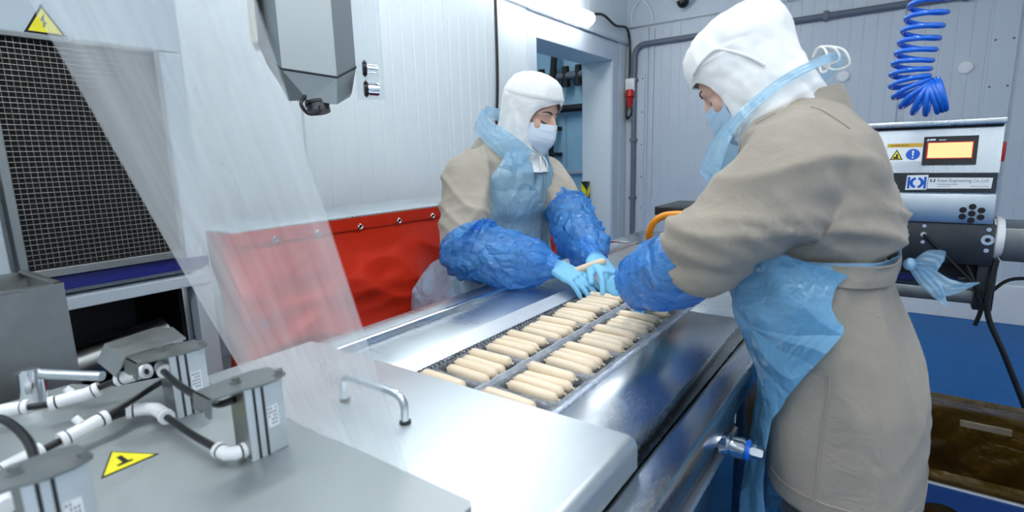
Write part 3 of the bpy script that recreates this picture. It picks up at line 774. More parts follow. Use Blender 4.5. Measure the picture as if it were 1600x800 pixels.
# warning sticker
sy, sz = 0.458, 1.715
st = B().prism([(XF+0.0005, sy-0.040, sz-0.032), (XF+0.0005, sy+0.040, sz-0.032), (XF+0.0005, sy, sz+0.036)], (0.0006, 0, 0)).done('hazard_sticker', 'print_black', t, smooth=False)
B().prism([(XF+0.0012, sy-0.032, sz-0.0275), (XF+0.0012, sy+0.032, sz-0.0275), (XF+0.0012, sy, sz+0.027)], (0.0004, 0, 0)).done('yellow_field', 'yellow', st, smooth=False)
B().prism([(XF+0.0017, sy-0.003, sz-0.018), (XF+0.0017, sy+0.006, sz-0.004), (XF+0.0017, sy, sz-0.004), (XF+0.0017, sy+0.003, sz+0.014), (XF+0.0017, sy-0.007, sz-0.002), (XF+0.0017, sy-0.001, sz-0.002)], (0.0003, 0, 0)).done('pictogram', 'print_black', st, smooth=False)
# blue base rail, beam, open frame below
B().box((XF-0.06, -1.2, 1.068), (XF-0.002, 0.76, 1.104), 0.002).done('base_rail', 'navy', t, smooth=False)
B().box((XF-0.05, -1.2, 1.015), (XF+0.005, 0.765, 1.048), 0.003).done('cross_beam', 'enamel_grey', t, smooth=False)
for y in (-1.15, 0.735):
    for x in (XF-0.025, -2.28):
        B().box((x-0.025, y-0.025, 0), (x+0.025, y+0.025, 1.06), 0.003).done('leg', 'enamel_grey', t, smooth=False)
B().box((-2.33, -1.2, 0.05), (-2.30, 0.76, 1.05)).box((-2.33, 0.70, 0.05), (XF-0.10, 0.712, 1.05)).box((-2.33, -1.2, 0.30), (XF-0.06, 0.70, 0.32)).box((-2.33, -1.2, 1.046), (XF-0.06, 0.72, 1.049)).done('inner_shade_panel', 'dark', t, smooth=False)  # panels coloured near black, painting in the shade of the void below
B().cyl((-1.80, 0.20, 0.80), (-1.80, 0.66, 0.86), 0.05).done('motor', 'steel_dark', t)
B().box((-2.0, 0.30, 0.75), (-1.88, 0.62, 1.0), 0.01).done('gear_box', 'dark', t)

t = thing('steel_box', 'plain brushed steel box beside the latch handle', 'box', (-1.38, -0.2, 0))
w = B()
bx0, bx1, by0, by1, bz0, bz1 = -1.50, -1.262, -0.9, 0.305, 0.30, 1.155
w.box((bx1-0.004, by0, bz0), (bx1, by1, bz1), 0.001).box((bx0, by0, bz0), (bx0+0.004, by1, bz1), 0.001)
w.box((bx0, by1-0.004, bz0), (bx1-0.004, by1, bz1), 0.001).box((bx0, by0, bz0), (bx1-0.004, by0+0.004, bz1), 0.001).box((bx0, by0, bz0), (bx1, by1, bz0+0.004))
w.done('shell', 'steel_dark', t)
w = B(); w.box((bx1-0.016, by0, bz1-0.002), (bx1+0.0008, by1, bz1+0.003), 0.001).box((bx0, by1-0.014, bz1-0.002), (bx1, by1+0.0008, bz1+0.003), 0.001)
w.done('rim', 'steel_dark', t)
for x in (bx0+0.03, bx1-0.03):
    for y in (by0+0.05, by1-0.05):
        B().cyl((x, y, 0), (x, y, bz0+0.01), 0.02).done('leg', 'steel_dark', t)

# ------------------------------------------------------------------ infeed tunnel with the red curtain
XR = -1.61
t = thing('shrink_tunnel', 'low steel tunnel with a flat grey top along the wall', 'machine', (-1.82, 1.6, 0))
B().box((-2.03, 0.80, 1.145), (XR-0.01, 2.70, 1.168), 0.003).done('top_plate', 'steel', t)
for y in (0.84, 1.75, 2.66):
    for x in (-2.0, XR-0.05):
        B().box((x-0.02, y-0.02, 0), (x+0.02, y+0.02, 1.146), 0.003).done('leg', 'steel', t)
B().box((-2.0, 0.82, 0.62), (XR-0.03, 2.68, 0.66), 0.003).done('conveyor_bed', 'steel_dark', t)
B().box((XR-0.035, 0.80, 1.11), (XR-0.012, 2.70, 1.144), 0.002).done('hanging_rail', 'steel', t)
t = thing('red_curtain', 'creased red vinyl curtain hung from metal eyelets', 'curtain', (XR, 1.6, 0.55))
def red_x(y, z):
    d = (1.165-z)
    k = min(1, max(0, (d-0.06)/0.2))
    f = 0.045*k*(noise.noise((y*3.2, z*3.4, 0.3))) + 0.034*k*(1-abs(noise.noise((y*2.2+z*3.5, z*3-y*1.4, 5.1)))*2.2) + 0.014*k*(1-2*abs(noise.noise((y*5+z*3, z*9-y*2, 8))))
    return XR + 0.02*k + f + 0.05*k*max(0, math.sin((y-0.8)*2.2))*min(1, d*2.2)
gr = []
NZ, NY = 80, 150
def cy_path(s):
    """plan path: around the near corner, then along the front"""
    if s < 0.14: return (XR-0.16+s, 0.775, 1)
    return (None, 0.775 + (s-0.14), 0)
for i in range(NZ+1):
    z = 1.162 - 0.60*i/NZ
    row = []
    for j in range(NY+1):
        y = 0.79 + (2.6-0.79)*j/NY
        row.append((red_x(y, z) + 0.004, y, z))
    # rounded return at the near end
    x0 = row[0][0]
    ret = [(x0-0.16, 0.800, z), (x0-0.08, 0.786, z), (x0-0.03, 0.780, z), (x0-0.008, 0.783, z)]
    gr.append(ret + row)
B().grid(gr, 0.0025).done('sheet', 'red_vinyl', t, angle=60)
hem = [[(XR+0.010 + 0.003*noise.noise((j*0.3, i, 2)), 0.785+0.0145*j, 1.164-0.022*i) for j in range(125)] for i in range(3)]
B().grid(hem, 0.003).done('hem', 'red_vinyl', t, angle=60)
def eyelet(y, z, nrm=Vector((1, 0, 0))):
    c = Vector((red_x(y, z) + (0.016 if z > 1.1 else 0.008), y, z)); w = B()
    pts = [(c.x, c.y+0.0085*math.cos(2*PI*k/16), c.z+0.0085*math.sin(2*PI*k/16)) for k in range(16)]
    w.tube(pts, 0.0035, 8, True)
    o = w.done('eyelet', 'chrome', t)
    B().cyl((c.x-0.003, c.y, c.z), (c.x+0.0005, c.y, c.z), 0.006).done('eyelet_hole', 'dark', o)
for k, y in enumerate((0.93, 1.085, 1.265, 1.455, 1.645, 1.84, 2.03)):
    eyelet(y, 1.128)
eyelet(0.84, 0.88)

# ------------------------------------------------------------------ hanging control head
HD = Vector((-1.404, 0.997, 0)); dv = Vector((-0.815, 0.579, 0)).normalized(); rv = Vector((dv.y*-1*-1, 0, 0))
rv = Vector((0.579, 0.815, 0)).normalized()
def H(r, d, z): return HD + rv*r + dv*d + Vector((0, 0, z))
t = thing('sensor_unit', 'hexagonal stainless head hanging from above beside the film', 'machine', (HD.x, HD.y, 1.5))
sec = [(-0.140, 0.075), (-0.090, 0.0), (0.058, 0.0), (0.118, 0.065), (0.118, 0.20), (-0.140, 0.20)]
zb = [1.685, 1.632, 1.612, 1.652, 1.66, 1.70]
w = B()
w.rings([[H(r, d, z) for (r, d), z in zip(sec, zb)], [H(r, d, 2.35) for r, d in sec]])
w.done('body', 'cover_dull', t, angle=20)
low = [(-0.085, 0.07), (-0.028, 0.02), (0.052, 0.012), (0.100, 0.068), (0.100, 0.18), (-0.085, 0.18)]
w = B()
w.rings([[H(r, d, z) for (r, d), z in zip(low, (1.552, 1.548, 1.535, 1.575, 1.575, 1.56))],
         [H(r*1.0, d, z-0.004) for (r, d), z in zip(sec, zb)]])
w.done('lower_cone', 'cover_dull', t, angle=20)
w = B().tube([H(r, d-0.001, z-0.001) for (r, d), z in list(zip(sec, zb))[:4]], 0.0035, 8).done('seam', 'iron', t)
B().rings([[H(r, d, z) for r, d, z in ((-0.148, 0.05, zz), (-0.142, 0.05, zz), (-0.142, 0.21, zz), (-0.148, 0.21, zz))] for zz in (1.70, 2.35)]).done('door_edge', 'iron', t, smooth=False)
B().rings([[H(r, d, z) for r, d, z in ((-0.172, 0.09, zz), (-0.149, 0.06, zz), (-0.149, 0.21, zz), (-0.172, 0.21, zz))] for zz in (1.715, 2.35)]).done('back_cover', 'cream', t, smooth=False)
B().tube([H(-0.146, 0.05, 1.715), H(-0.128, 0.045, 1.655), H(-0.098, 0.03, 1.60)], 0.0055, 8).done('stay', 'wire_dark', t)
g = thing('cable_gland', 'steel cable gland with black strap under the hanging head', 'gland', H(-0.005, 0.03, 1.52)) if False else t
B().cyl(H(-0.005, 0.05, 1.560), H(0.0, 0.04, 1.515), 0.030, 0.034).done('gland', 'iron', t)
B().cyl(H(-0.004, 0.047, 1.544), H(-0.003, 0.045, 1.536), 0.036).done('gland_ring', 'black', t)
B().tube(bez([H(-0.035, 0.02, 1.560), H(-0.048, 0.0, 1.535), H(-0.030, 0.0, 1.508), H(0.0, 0.0, 1.512), H(0.005, 0.01, 1.530)], 5), 0.0055, 8).done('strap', 'black', t)
B().box((HD.x-0.07, HD.y+0.03, 2.35), (HD.x+0.0, HD.y+0.10, ZC), 0.004).done('hanger', 'steel', t)
# clear side plate with two knobs
pl = B().rings([[H(r, d, z) for r, d, z in ((0.120, 0.10, zz), (0.205, 0.10, zz), (0.205, 0.108, zz), (0.120, 0.108, zz))] for zz in (1.56, 2.2)]).done('clear_plate', mat_film('acrylic_sheet', (0.85, 0.9, 0.92, 1), 0.10, 0.05, (1, 1, 1), 6, 0.8, 1.2, 0, 10, 0.8, 0.2), t, smooth=False)
for z in (1.652, 1.590):
    k = B().cyl(H(0.140, 0.09, z), H(0.152, 0.09, z), 0.026, bev=0.004).done('knob', 'black', pl)
    B().cyl(H(0.152, 0.09, z), H(0.186, 0.09, z-0.002), 0.014 if z > 1.6 else 0.022, bev=0.003).done('spindle', 'chrome', k)
# ------------------------------------------------------------------ label machine with the amber display (far right)
YK = 2.70
t = thing('labelling_machine', 'stainless machine with amber display and maker plate behind the bending person', 'machine', (0.05, 2.85, 0))
def face(poly, y, d=-0.0006): return B().prism([(x, y, z) for x, z in poly], (0, d, 0))
# upper housing, side profile extruded along X (front leans back a little)
prof = [(2.700, 1.180), (2.690, 1.262), (2.712, 1.432), (2.75, 1.436), (3.10, 1.436), (3.10, 1.180)]
B().rings([[(x, y, z) for y, z in prof] for x in (-0.42, 0.306)]).done('upper_housing', 'steel_x', t, smooth=False)
B().box((-0.44, 2.675, 1.440), (0.308, 3.12, 1.462), 0.004).done('lid', 'steel_x', t)
B().box((-0.43, 2.70, 1.432), (0.302, 3.1, 1.441)).done('lid_gasket', 'dark', t, smooth=False)
B().box((-0.42, 2.683, 1.186), (0.302, 2.70, 1.262), 0.002).done('name_band', 'iron', t, smooth=False)
B().box((-0.42, 2.690, 1.066), (0.308, 3.05, 1.180), 0.003).done('lower_panel', 'steel', t)
B().box((-0.42, 2.700, 0.905), (0.322, 3.0, 1.064), 0.003).done('gear_block', 'iron', t)
hc = Vector((0.243, 2.6895, 1.106))
for k, (dx, dz) in enumerate([(0, 0), (0, 0.026), (0, -0.026), (0.027, 0.013), (0.027, -0.013), (-0.027, 0.013), (-0.027, -0.013)]):
    B().cyl(hc+Vector((dx, 0.001, dz)), hc+Vector((dx, -0.0012, dz)), 0.0115, seg=18).done('vent_hole', 'print_black', t, smooth=False)
# display (lies on the leaning front)
def fy(z): return 2.690 + (z-1.262)/(1.432-1.262)*0.022
def lean(x0, x1, z0, z1, off, th): return [[(x0, fy(z0)-off, z0), (x1, fy(z0)-off, z0), (x1, fy(z1)-off, z1), (x0, fy(z1)-off, z1)], (0, -th, 0)]
def leanbox(x0, x1, z0, z1, off, th): a, d = lean(x0, x1, z0, z1, off, th); return B().prism(a, d)
dp = leanbox(0.072, 0.236, 1.292, 1.401, 0.0, 0.008).done('display', 'black', t, smooth=False)
leanbox(0.082, 0.224, 1.3155, 1.3800, 0.008, 0.0008).done('display_bezel', 'red', dp, smooth=False)
leanbox(0.087, 0.220, 1.3190, 1.3765, 0.0088, 0.0008).done('display_screen', 'screen', dp, smooth=False)
leantri0 = B().prism([(x, fy(z)-0.008, z) for x, z in ((0.079, 1.3855), (0.089, 1.3855), (0.086, 1.3935))], (0, -0.0006, 0)).done('display_logo', 'print_white', dp, smooth=False)
leanbox(0.090, 0.108, 1.3860, 1.3920, 0.008, 0.0006).done('display_print', 'print_white', dp, smooth=False)
leanbox(0.118, 0.140, 1.3860, 1.3885, 0.008, 0.0006).done('display_print', 'print_white', dp, smooth=False)
for k in range(3):
    leanbox(0.100, 0.150+0.02*k, 1.362-0.014*k, 1.3645-0.014*k, 0.0095, 0.0003).done('display_line', mat_emit('amber_dim%d' % k, (1.0, 0.40, 0.14, 1), 1.0), dp, smooth=False)
# warning sticker
ws = leanbox(-0.045, 0.070, 1.307, 1.378, 0.0, 0.0006).done('warning_sticker', 'print_white', t, smooth=False)
leanbox(-0.045, 0.070, 1.3625, 1.378, 0.0007, 0.0004).done('sticker_band', 'gold', ws, smooth=False)
text('sticker_word', 'WARNING', 'print_black', ws, (-0.034, fy(1.366)-0.0013, 1.3660), 0.0115, (1, 0, 0), (0, 0.13, 1), fit=0.060)
def leantri(pts, off, th=0.0004): return B().prism([(x, fy(z)-off, z) for x, z in pts], (0, -th, 0))
leantri([(-0.034, 1.313), (0.010, 1.313), (-0.012, 1.355)], 0.0008).done('hazard_triangle', 'print_black', ws, smooth=False)
leantri([(-0.0285, 1.316), (0.0045, 1.316), (-0.012, 1.348)], 0.0013).done('hazard_field', 'yellow', ws, smooth=False)
leantri([(-0.022, 1.3175), (-0.001, 1.3175), (-0.001, 1.320), (-0.007, 1.322), (-0.007, 1.336), (-0.013, 1.336), (-0.014, 1.325), (-0.022, 1.326)], 0.0018).done('hazard_pictogram', 'print_black', ws, smooth=False)
leantri([(0.041+0.023*math.cos(a), 1.334+0.0215*math.sin(a)) for a in [2*PI*i/28 for i in range(28)]], 0.0008).done('mandatory_disc', 'print_blue', ws, smooth=False)
leantri([(0.0375, 1.349), (0.0445, 1.349), (0.043, 1.328), (0.039, 1.328)], 0.0013).done('exclamation_mark', 'print_white', ws, smooth=False)
leantri([(0.041+0.003*math.cos(a), 1.3215+0.003*math.sin(a)) for a in [2*PI*i/12 for i in range(12)]], 0.0013).done('exclamation_mark', 'print_white', ws, smooth=False)
# maker plate
yb = 2.683
lg = face([(0.028, 1.194), (0.096, 1.196), (0.098, 1.254), (0.030, 1.252)], yb).done('logo_plate', 'print_white', t, smooth=False)
def lx(x): return 0.033 + x*0.060
def lz(z): return 1.200 + z*0.046
face([(lx(0), lz(0)), (lx(0.13), lz(0)), (lx(0.13), lz(1)), (lx(0), lz(1))], yb-0.0008).done('logo_bar', 'print_blue', lg, smooth=False)
face([(lx(0.87), lz(0)), (lx(1), lz(0)), (lx(1), lz(1)), (lx(0.87), lz(1))], yb-0.0008).done('logo_bar', 'print_blue', lg, smooth=False)
def arcband(cx, a0, a1, r0, r1, n=12):
    o_ = [(cx+r1*math.cos(a0+(a1-a0)*i/n), 0.5+r1*math.sin(a0+(a1-a0)*i/n)) for i in range(n+1)]
    i_ = [(cx+r0*math.cos(a0+(a1-a0)*i/n), 0.5+r0*math.sin(a0+(a1-a0)*i/n)) for i in range(n+1)]
    return [(o_, i_)]
for cx, a0, a1 in ((0.56, PI*0.62, PI*1.38), (0.44, -PI*0.38, PI*0.38)):
    w = B(); n = 12
    for i in range(n):
        q = []
        for (r, aa) in ((0.44, i), (0.44, i+1), (0.27, i+1), (0.27, i)):
            a = a0+(a1-a0)*aa/n; q.append((lx(cx+r*math.cos(a)), yb-0.0008, lz(0.5+r*1.15*math.sin(a))))
        w.prism(q, (0, -0.0006, 0))
    w.done('logo_arc', 'print_blue', lg, smooth=False)
np_ = face([(0.098, 1.200), (0.288, 1.203), (0.290, 1.243), (0.099, 1.243)], yb).done('name_plate', 'print_white', t, smooth=False)
face([(0.105, 1.228), (0.1085, 1.228), (0.1085, 1.238), (0.105, 1.238)], yb-0.0008).done('small_logo', 'print_black', np_, smooth=False)
face([(0.1165, 1.228), (0.12, 1.228), (0.12, 1.238), (0.1165, 1.238)], yb-0.0008).done('small_logo', 'print_black', np_, smooth=False)
face([(0.105, 1.2265), (0.12, 1.2265), (0.12, 1.2285), (0.105, 1.2285)], yb-0.0008).done('small_logo', 'print_black', np_, smooth=False)
text('maker_name', 'Kasei Engineering Co.,Ltd.', 'print_grey', np_, (0.127, yb-0.0010, 1.2265), 0.0185, (1, 0, 0), (0, 0, 1), fit=0.152)
face([(0.127, 1.2165), (0.190, 1.2165), (0.190, 1.2185), (0.127, 1.2185)], yb-0.0008).done('small_print', 'print_grey', np_, smooth=False)
text('origin_print', 'MADE IN JAPAN', 'print_grey', np_, (0.228, yb-0.0010, 1.2075), 0.0075, (1, 0, 0), (0, 0, 1), fit=0.052)
face([(0.127, 1.208), (0.170, 1.208), (0.170, 1.2095), (0.127, 1.2095)], yb-0.0008).done('small_print', 'print_grey', np_, smooth=False)
# knobs, bolts, side parts
B().box((0.306, 2.74, 1.30), (0.322, 2.79, 1.375), 0.006).done('red_switch', 'red', t)
B().cyl((0.318, 2.78, 1.005), (0.350, 2.78, 1.005), 0.085, bev=0.008).done('side_roller', 'white', t)
for x, z, r in ((0.104, 1.016, 0.010), (0.104, 1.05, 0.007), (0.104, 0.985, 0.007), (0.300, 1.006, 0.020), (0.300, 1.046, 0.008), (0.30, 0.965, 0.008), (-0.1, 1.02, 0.01)):
    B().cyl((x, 2.702, z), (x, 2.694, z), r, seg=18, bev=0.002).done('bolt', 'chrome', t)
B().cyl((0.300, 2.694, 1.006), (0.300, 2.692, 1.006), 0.009, seg=6).done('bolt_socket', 'print_black', t)
B().box((-0.42, 2.76, 0.84), (0.305, 2.98, 0.905), 0.006).done('under_tray', 'dark', t)
B().box((-0.30, 2.80, 0.805), (0.24, 2.98, 0.84), 0.006).done('belt_guard', 'navy', t)
B().box((-0.50, 2.74, 0.740), (0.305, 2.80, 0.795), 0.003).done('cross_beam', 'steel_dark', t)
B().box((0.285, 2.73, 0.720), (0.345, 2.80, 0.930), 0.003).done('bracket_post', 'iron', t)
B().box((0.35, 2.72, 0.925), (1.3, 3.05, 1.052), 0.004).done('outfeed_bed', 'steel_dark', t)
for x, y in ((-0.45, 2.77), (-0.45, 3.05), (1.22, 2.78), (1.22, 3.02)):
    B().box((x-0.025, y-0.025, 0), (x+0.025, y+0.025, 0.93), 0.003).done('leg', 'steel_dark', t)
B().box((-0.47, 2.79, 0.740), (-0.43, 3.06, 0.795), 0.003).box((-0.45, 3.03, 0.74), (0.34, 3.07, 0.795), 0.003).box((0.295, 2.80, 0.74), (0.335, 3.05, 0.79)).done('frame_rail', 'steel_dark', t)
for nm, pts, r, lab in (
    ('drive_cable', [(0.104, 2.69, 1.016), (0.20, 2.70, 0.915), (0.285, 2.71, 0.82), (0.320, 2.72, 0.76)], 0.006, 'thin black cable slanting down from the gear block'),
    ('drive_cable', [(0.25, 2.72, 0.90), (0.28, 2.72, 0.83), (0.31, 2.715, 0.74), (0.30, 2.72, 0.66)], 0.008, 'black cable bundle hanging below the gear block'),
    ('drive_cable', [(0.335, 2.71, 0.93), (0.325, 2.70, 0.80), (0.335, 2.70, 0.70), (0.40, 2.70, 0.55), (0.52, 2.70, 0.25), (0.60, 2.72, 0.012)], 0.010, 'thick black cable running down to the blue floor'),
    ('drive_cable', [(0.34, 2.80, 0.78), (0.40, 2.85, 0.83), (0.50, 2.87, 0.85), (0.6, 2.9, 0.92)], 0.007, 'short black cable curving up under the outfeed bed')):
    tag(B().tube(bez(pts, 6), r, 8).done(nm, 'wire_dark'), lab, 'cable')

# ------------------------------------------------------------------ coiled blue air hose hanging from the ceiling
YC = 1.70
t = thing('coiled_hose', 'bright blue coiled air hose hanging above the machine', 'hose', (0.04, YC, 1.45))
axis = bez([(0.050, YC, 2.02), (0.044, YC, 1.90), (0.036, YC, 1.80), (0.026, YC, 1.70), (0.010, YC, 1.60), (0.003, YC, 1.555), (0.004, YC, 1.520), (0.018, YC, 1.492), (0.042, YC, 1.482), (0.070, YC, 1.490)], 40)
# arc length
S = [0.0]
for a, b in zip(axis, axis[1:]): S.append(S[-1] + (b-a).length)
pts = []; ph = 0.0
for i in range(len(axis)):
    a = axis[i]; d = (axis[min(i+1, len(axis)-1)]-axis[max(i-1, 0)]).normalized()
    n1 = Vector((0, 1, 0)); n1 = (n1-d*n1.dot(d)).normalized(); n2 = d.cross(n1)
    u = S[i]/S[-1]
    pts.append((a, n1, n2, u))
path = []
turns = 24; N = 24*18
def pitchmap(v):  # more turns packed towards the lower end
    return 1-(1-v)**1.75
for k in range(N+1):
    v = k/N; u = pitchmap(v); i = min(len(pts)-1, max(0, int(u*(len(pts)-1))))
    # locate by arc length
    s = u*S[-1]; i = min(range(len(S)), key=lambda q: abs(S[q]-s)) if k % 1 == 0 else i
    a, n1, n2, _ = pts[i]; j = min(len(pts)-1, i+1)
    seg = (S[j]-S[i]) or 1; f = max(-0.5, min(0.5, (s-S[i])/seg)); a = a + (axis[j]-axis[i])*f
    r = 0.039
    path.append(a + (n1*math.cos(v*turns*2*PI) + n2*math.sin(v*turns*2*PI))*r)
B().tube(path, 0.0062, 8).done('coil', 'hose_blue', t, angle=80)
B().tube([(0.050, YC, 2.03), (0.050, YC, ZC)], 0.008, 10).done('drop_pipe', 'steel', t)

# ------------------------------------------------------------------ bench scale and junction box at the far end
t = thing('roller_bench', 'low steel bench with boxes at the far end of the machine', 'bench', (-0.95, 2.9, 0))
B().box((-1.32, 2.55, 0.80), (-0.50, 3.3, 0.842), 0.004).done('bench_top', 'steel_dark', t)
for x in (-1.28, -0.54):
    for y in (2.6, 3.25):
        B().box((x-0.02, y-0.02, 0), (x+0.02, y+0.02, 0.80), 0.002).done('leg', 'steel_dark', t)
t = thing('weighing_platform', 'flat dark steel weighing platform at the far end', 'scale', (-1.08, 2.75, 0.842))
B().box((-1.215, 2.60, 0.850), (-0.94, 3.02, 0.908), 0.004).done('body', 'steel_dark', t)
B().box((-1.22, 2.595, 0.902), (-0.935, 3.025, 0.912), 0.003).done('pan', 'steel_mirror', t)
for x in (-1.19, -0.96):
    B().cyl((x, 2.64, 0.842), (x, 2.64, 0.851), 0.015).done('foot', 'black', t)
    B().cyl((x, 2.98, 0.842), (x, 2.98, 0.851), 0.015).done('foot', 'black', t)
t = thing('junction_box', 'white control box under a dark steel cap behind the sleeve', 'box', (-0.8, 2.75, 0.842))
B().box((-0.915, 2.64, 0.842), (-0.60, 2.90, 1.045), 0.004).done('body', 'white', t)
B().box((-0.975, 2.58, 1.062), (-0.56, 2.95, 1.104), 0.004).done('cap', 'iron', t)
B().box((-0.95, 2.66, 1.045), (-0.60, 2.90, 1.062)).done('neck', 'steel_dark', t, smooth=False)
B().cyl((-0.84, 2.642, 1.005), (-0.84, 2.634, 1.005), 0.010).done('screw', 'iron', t)
B().box((-0.945, 2.57, 0.944), (-0.66, 2.64, 0.972), 0.01).done('ledge', 'cream', t)
t = thing('orange_hose', 'orange hose with black grip curving off the white control box', 'hose', (-0.9, 2.55, 0.91))
B().tube(bez([(-0.985, 2.56, 0.915), (-0.980, 2.53, 0.97), (-0.955, 2.52, 1.03), (-0.905, 2.52, 1.066), (-0.840, 2.52, 1.076), (-0.80, 2.52, 1.076)], 8), 0.017, 12).done('hose', 'orange', t)
B().cyl((-0.81, 2.52, 1.076), (-0.775, 2.52, 1.077), 0.024, bev=0.003).done('collar', 'steel', t)
B().cyl((-0.776, 2.52, 1.077), (-0.66, 2.53, 1.082), 0.025, 0.022, bev=0.003).done('grip', 'rubber', t)
B().box((-0.70, 2.52, 1.05), (-0.62, 2.60, 1.07), 0.003).done('clip', 'steel_dark', t)

# ------------------------------------------------------------------ waste crate with its yellow bag
t = thing('waste_crate', 'blue plastic crate on the floor behind the bending person', 'crate', (0.42, 1.92, 0))
cx0, cx1, cy0, cy1, cz = 0.05, 0.80, 1.66, 2.24, 0.50
fl = B()
fl.box((cx0, cy0, 0.0), (cx1, cy1, 0.02), 0.004)
fl.done('bottom', 'blue_crate', t)
def side(x0, x1, y0, y1, name='side'):
    return B().box((x0, y0, 0.02), (x1, y1, cz), 0.006).done(name, 'blue_crate', t)
side(cx0, cx0+0.018, cy0, cy1); side(cx1-0.018, cx1, cy0, cy1)
side(cx0, cx1, cy1-0.018, cy1)
# front wall with a round hand hole and a cut-down corner
w = bmesh.new()
out = [(cx0, 0.02), (cx1, 0.02), (cx1, 0.40), (0.44, 0.40), (0.33, cz), (cx0, cz)]
hole = [(0.165+0.045*math.cos(-2*PI*i/20), 0.425+0.030*math.sin(-2*PI*i/20)) for i in range(20)]
vo = [w.verts.new((x, cy0, z)) for x, z in out]; vh = [w.verts.new((x, cy0, z)) for x, z in hole]
eo = [w.edges.new((vo[i], vo[(i+1) % len(vo)])) for i in range(len(vo))]; eh = [w.edges.new((vh[i], vh[(i+1) % 20])) for i in range(20)]
bmesh.ops.triangle_fill(w, edges=eo+eh, use_beauty=True)
bmesh.ops.solidify(w, geom=list(w.faces), thickness=0.016)
bb = B(); bb._merge(w); bb.done('front_side', 'blue_crate', t, smooth=False)
B().tube([(cx0, cy0-0.002, cz), (0.33, cy0-0.002, cz), (0.44, cy0-0.002, 0.40), (cx1, cy0-0.002, 0.40)], 0.006, 8).done('rim', 'enamel_grey', t)
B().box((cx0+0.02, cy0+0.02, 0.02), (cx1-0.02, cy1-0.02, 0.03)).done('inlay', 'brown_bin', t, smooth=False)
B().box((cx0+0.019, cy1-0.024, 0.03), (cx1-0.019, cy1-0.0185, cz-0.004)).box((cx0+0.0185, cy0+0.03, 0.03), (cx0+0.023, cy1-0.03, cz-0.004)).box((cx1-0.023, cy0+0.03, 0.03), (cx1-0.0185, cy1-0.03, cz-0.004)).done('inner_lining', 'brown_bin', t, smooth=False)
B().box((0.24, cy1-0.032, 0.440), (0.37, cy1-0.0245, 0.462), 0.002).done('hand_slot', 'enamel_grey', t, smooth=False)
bg = thing('bin_bag', 'crumpled yellow bin bag lining the blue crate', 'bag', (0.42, 1.95, 0.03))
rings_b = []
def bagloop(k, z, amp, seed):
    pts = rrect(0.425, 1.95, 0.365*k, 0.272*k, 0.05, z, 14)
    return [p + Vector((noise.noise((p.x*7, p.y*7, seed)), noise.noise((p.x*7, p.y*7, seed+5)), 0.6*noise.noise((p.x*8, p.y*8, seed+9))))*amp for p in pts]
specb = [(1.03, 0.42, 0.012), (1.075, 0.47, 0.012), (1.07, 0.515, 0.012), (1.02, 0.535, 0.012), (0.95, 0.50, 0.015), (0.90, 0.40, 0.03), (0.84, 0.28, 0.05), (0.72, 0.16, 0.06), (0.45, 0.11, 0.05), (0.1, 0.10, 0.02)]
rr2 = []
for (a, b) in zip(specb, specb[1:]):
    for s in range(4):
        f = s/4; rr2.append(bagloop(a[0]+(b[0]-a[0])*f, a[1]+(b[1]-a[1])*f, a[2]+(b[2]-a[2])*f, 2.0+0.0*s))
rr2.append(bagloop(*specb[-1], 2.0))
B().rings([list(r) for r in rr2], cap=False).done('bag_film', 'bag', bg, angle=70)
rl = rrect(0.425, 1.95, 0.388, 0.296, 0.05, 0.517, 14)
B().tube([p + Vector((0, 0, 0.012*noise.noise((p.x*9, p.y*9, 1)))) for p in rl], 0.010, 8, True).done('rolled_edge', 'bag', bg, angle=80)
# ------------------------------------------------------------------ people
def V(*a): return Vector(a)
def sring(c, a, b, n=32, e=2.3):
    """superellipse loop around c with half-axis vectors a, b"""
    out = []
    for i in range(n):
        t = 2*PI*i/n; ct, st = math.cos(t), math.sin(t)
        out.append(c + a*(math.copysign(abs(ct)**(2/e), ct)) + b*(math.copysign(abs(st)**(2/e), st)))
    return out

def limb(w, pts, rad, seg=20, sub=5):
    """tapered rounded limb through pts"""
    P = bez(pts, sub); n = len(P); m = len(rad)
    R = []
    for i in range(n):
        t = i/(n-1)*(m-1); k = min(m-2, int(t)); R.append(rad[k]+(rad[k+1]-rad[k])*(t-k))
    d0 = (P[0]-P[1]).normalized(); d1 = (P[-1]-P[-2]).normalized()
    cap0 = [(P[0]+d0*R[0]*math.sin(a), R[0]*math.cos(a)) for a in (1.45, 1.1, 0.7, 0.35)]
    cap1 = [(P[-1]+d1*R[-1]*math.sin(a), R[-1]*math.cos(a)) for a in (0.35, 0.7, 1.1, 1.45)]
    pp = [c[0] for c in cap0]+P+[c[0] for c in cap1]; rr = [c[1] for c in cap0]+R+[c[1] for c in cap1]
    w.tube(pp, rr, seg); return w

def remesh(w, voxel, smooth=4, fac=0.5):
    """voxel union of everything in w -> bmesh"""
    me = bpy.data.meshes.new('tmp'); w.bm.to_mesh(me); w.bm.free()
    ob = bpy.data.objects.new('tmp', me); C.objects.link(ob)
    m = ob.modifiers.new('r', 'REMESH'); m.mode = 'VOXEL'; m.voxel_size = voxel
    s = ob.modifiers.new('s', 'SMOOTH'); s.factor = fac; s.iterations = smooth
    dg = bpy.context.evaluated_depsgraph_get()
    m2 = bpy.data.meshes.new_from_object(ob.evaluated_get(dg))
    bpy.data.objects.remove(ob); bpy.data.meshes.remove(me)
    bm = bmesh.new(); bm.from_mesh(m2); bpy.data.meshes.remove(m2)
    return bm

def displace(bm, fn):
    bm.normal_update()
    d = [(v, v.normal.copy()*fn(v.co)) for v in bm.verts]
    for v, o in d: v.co += o

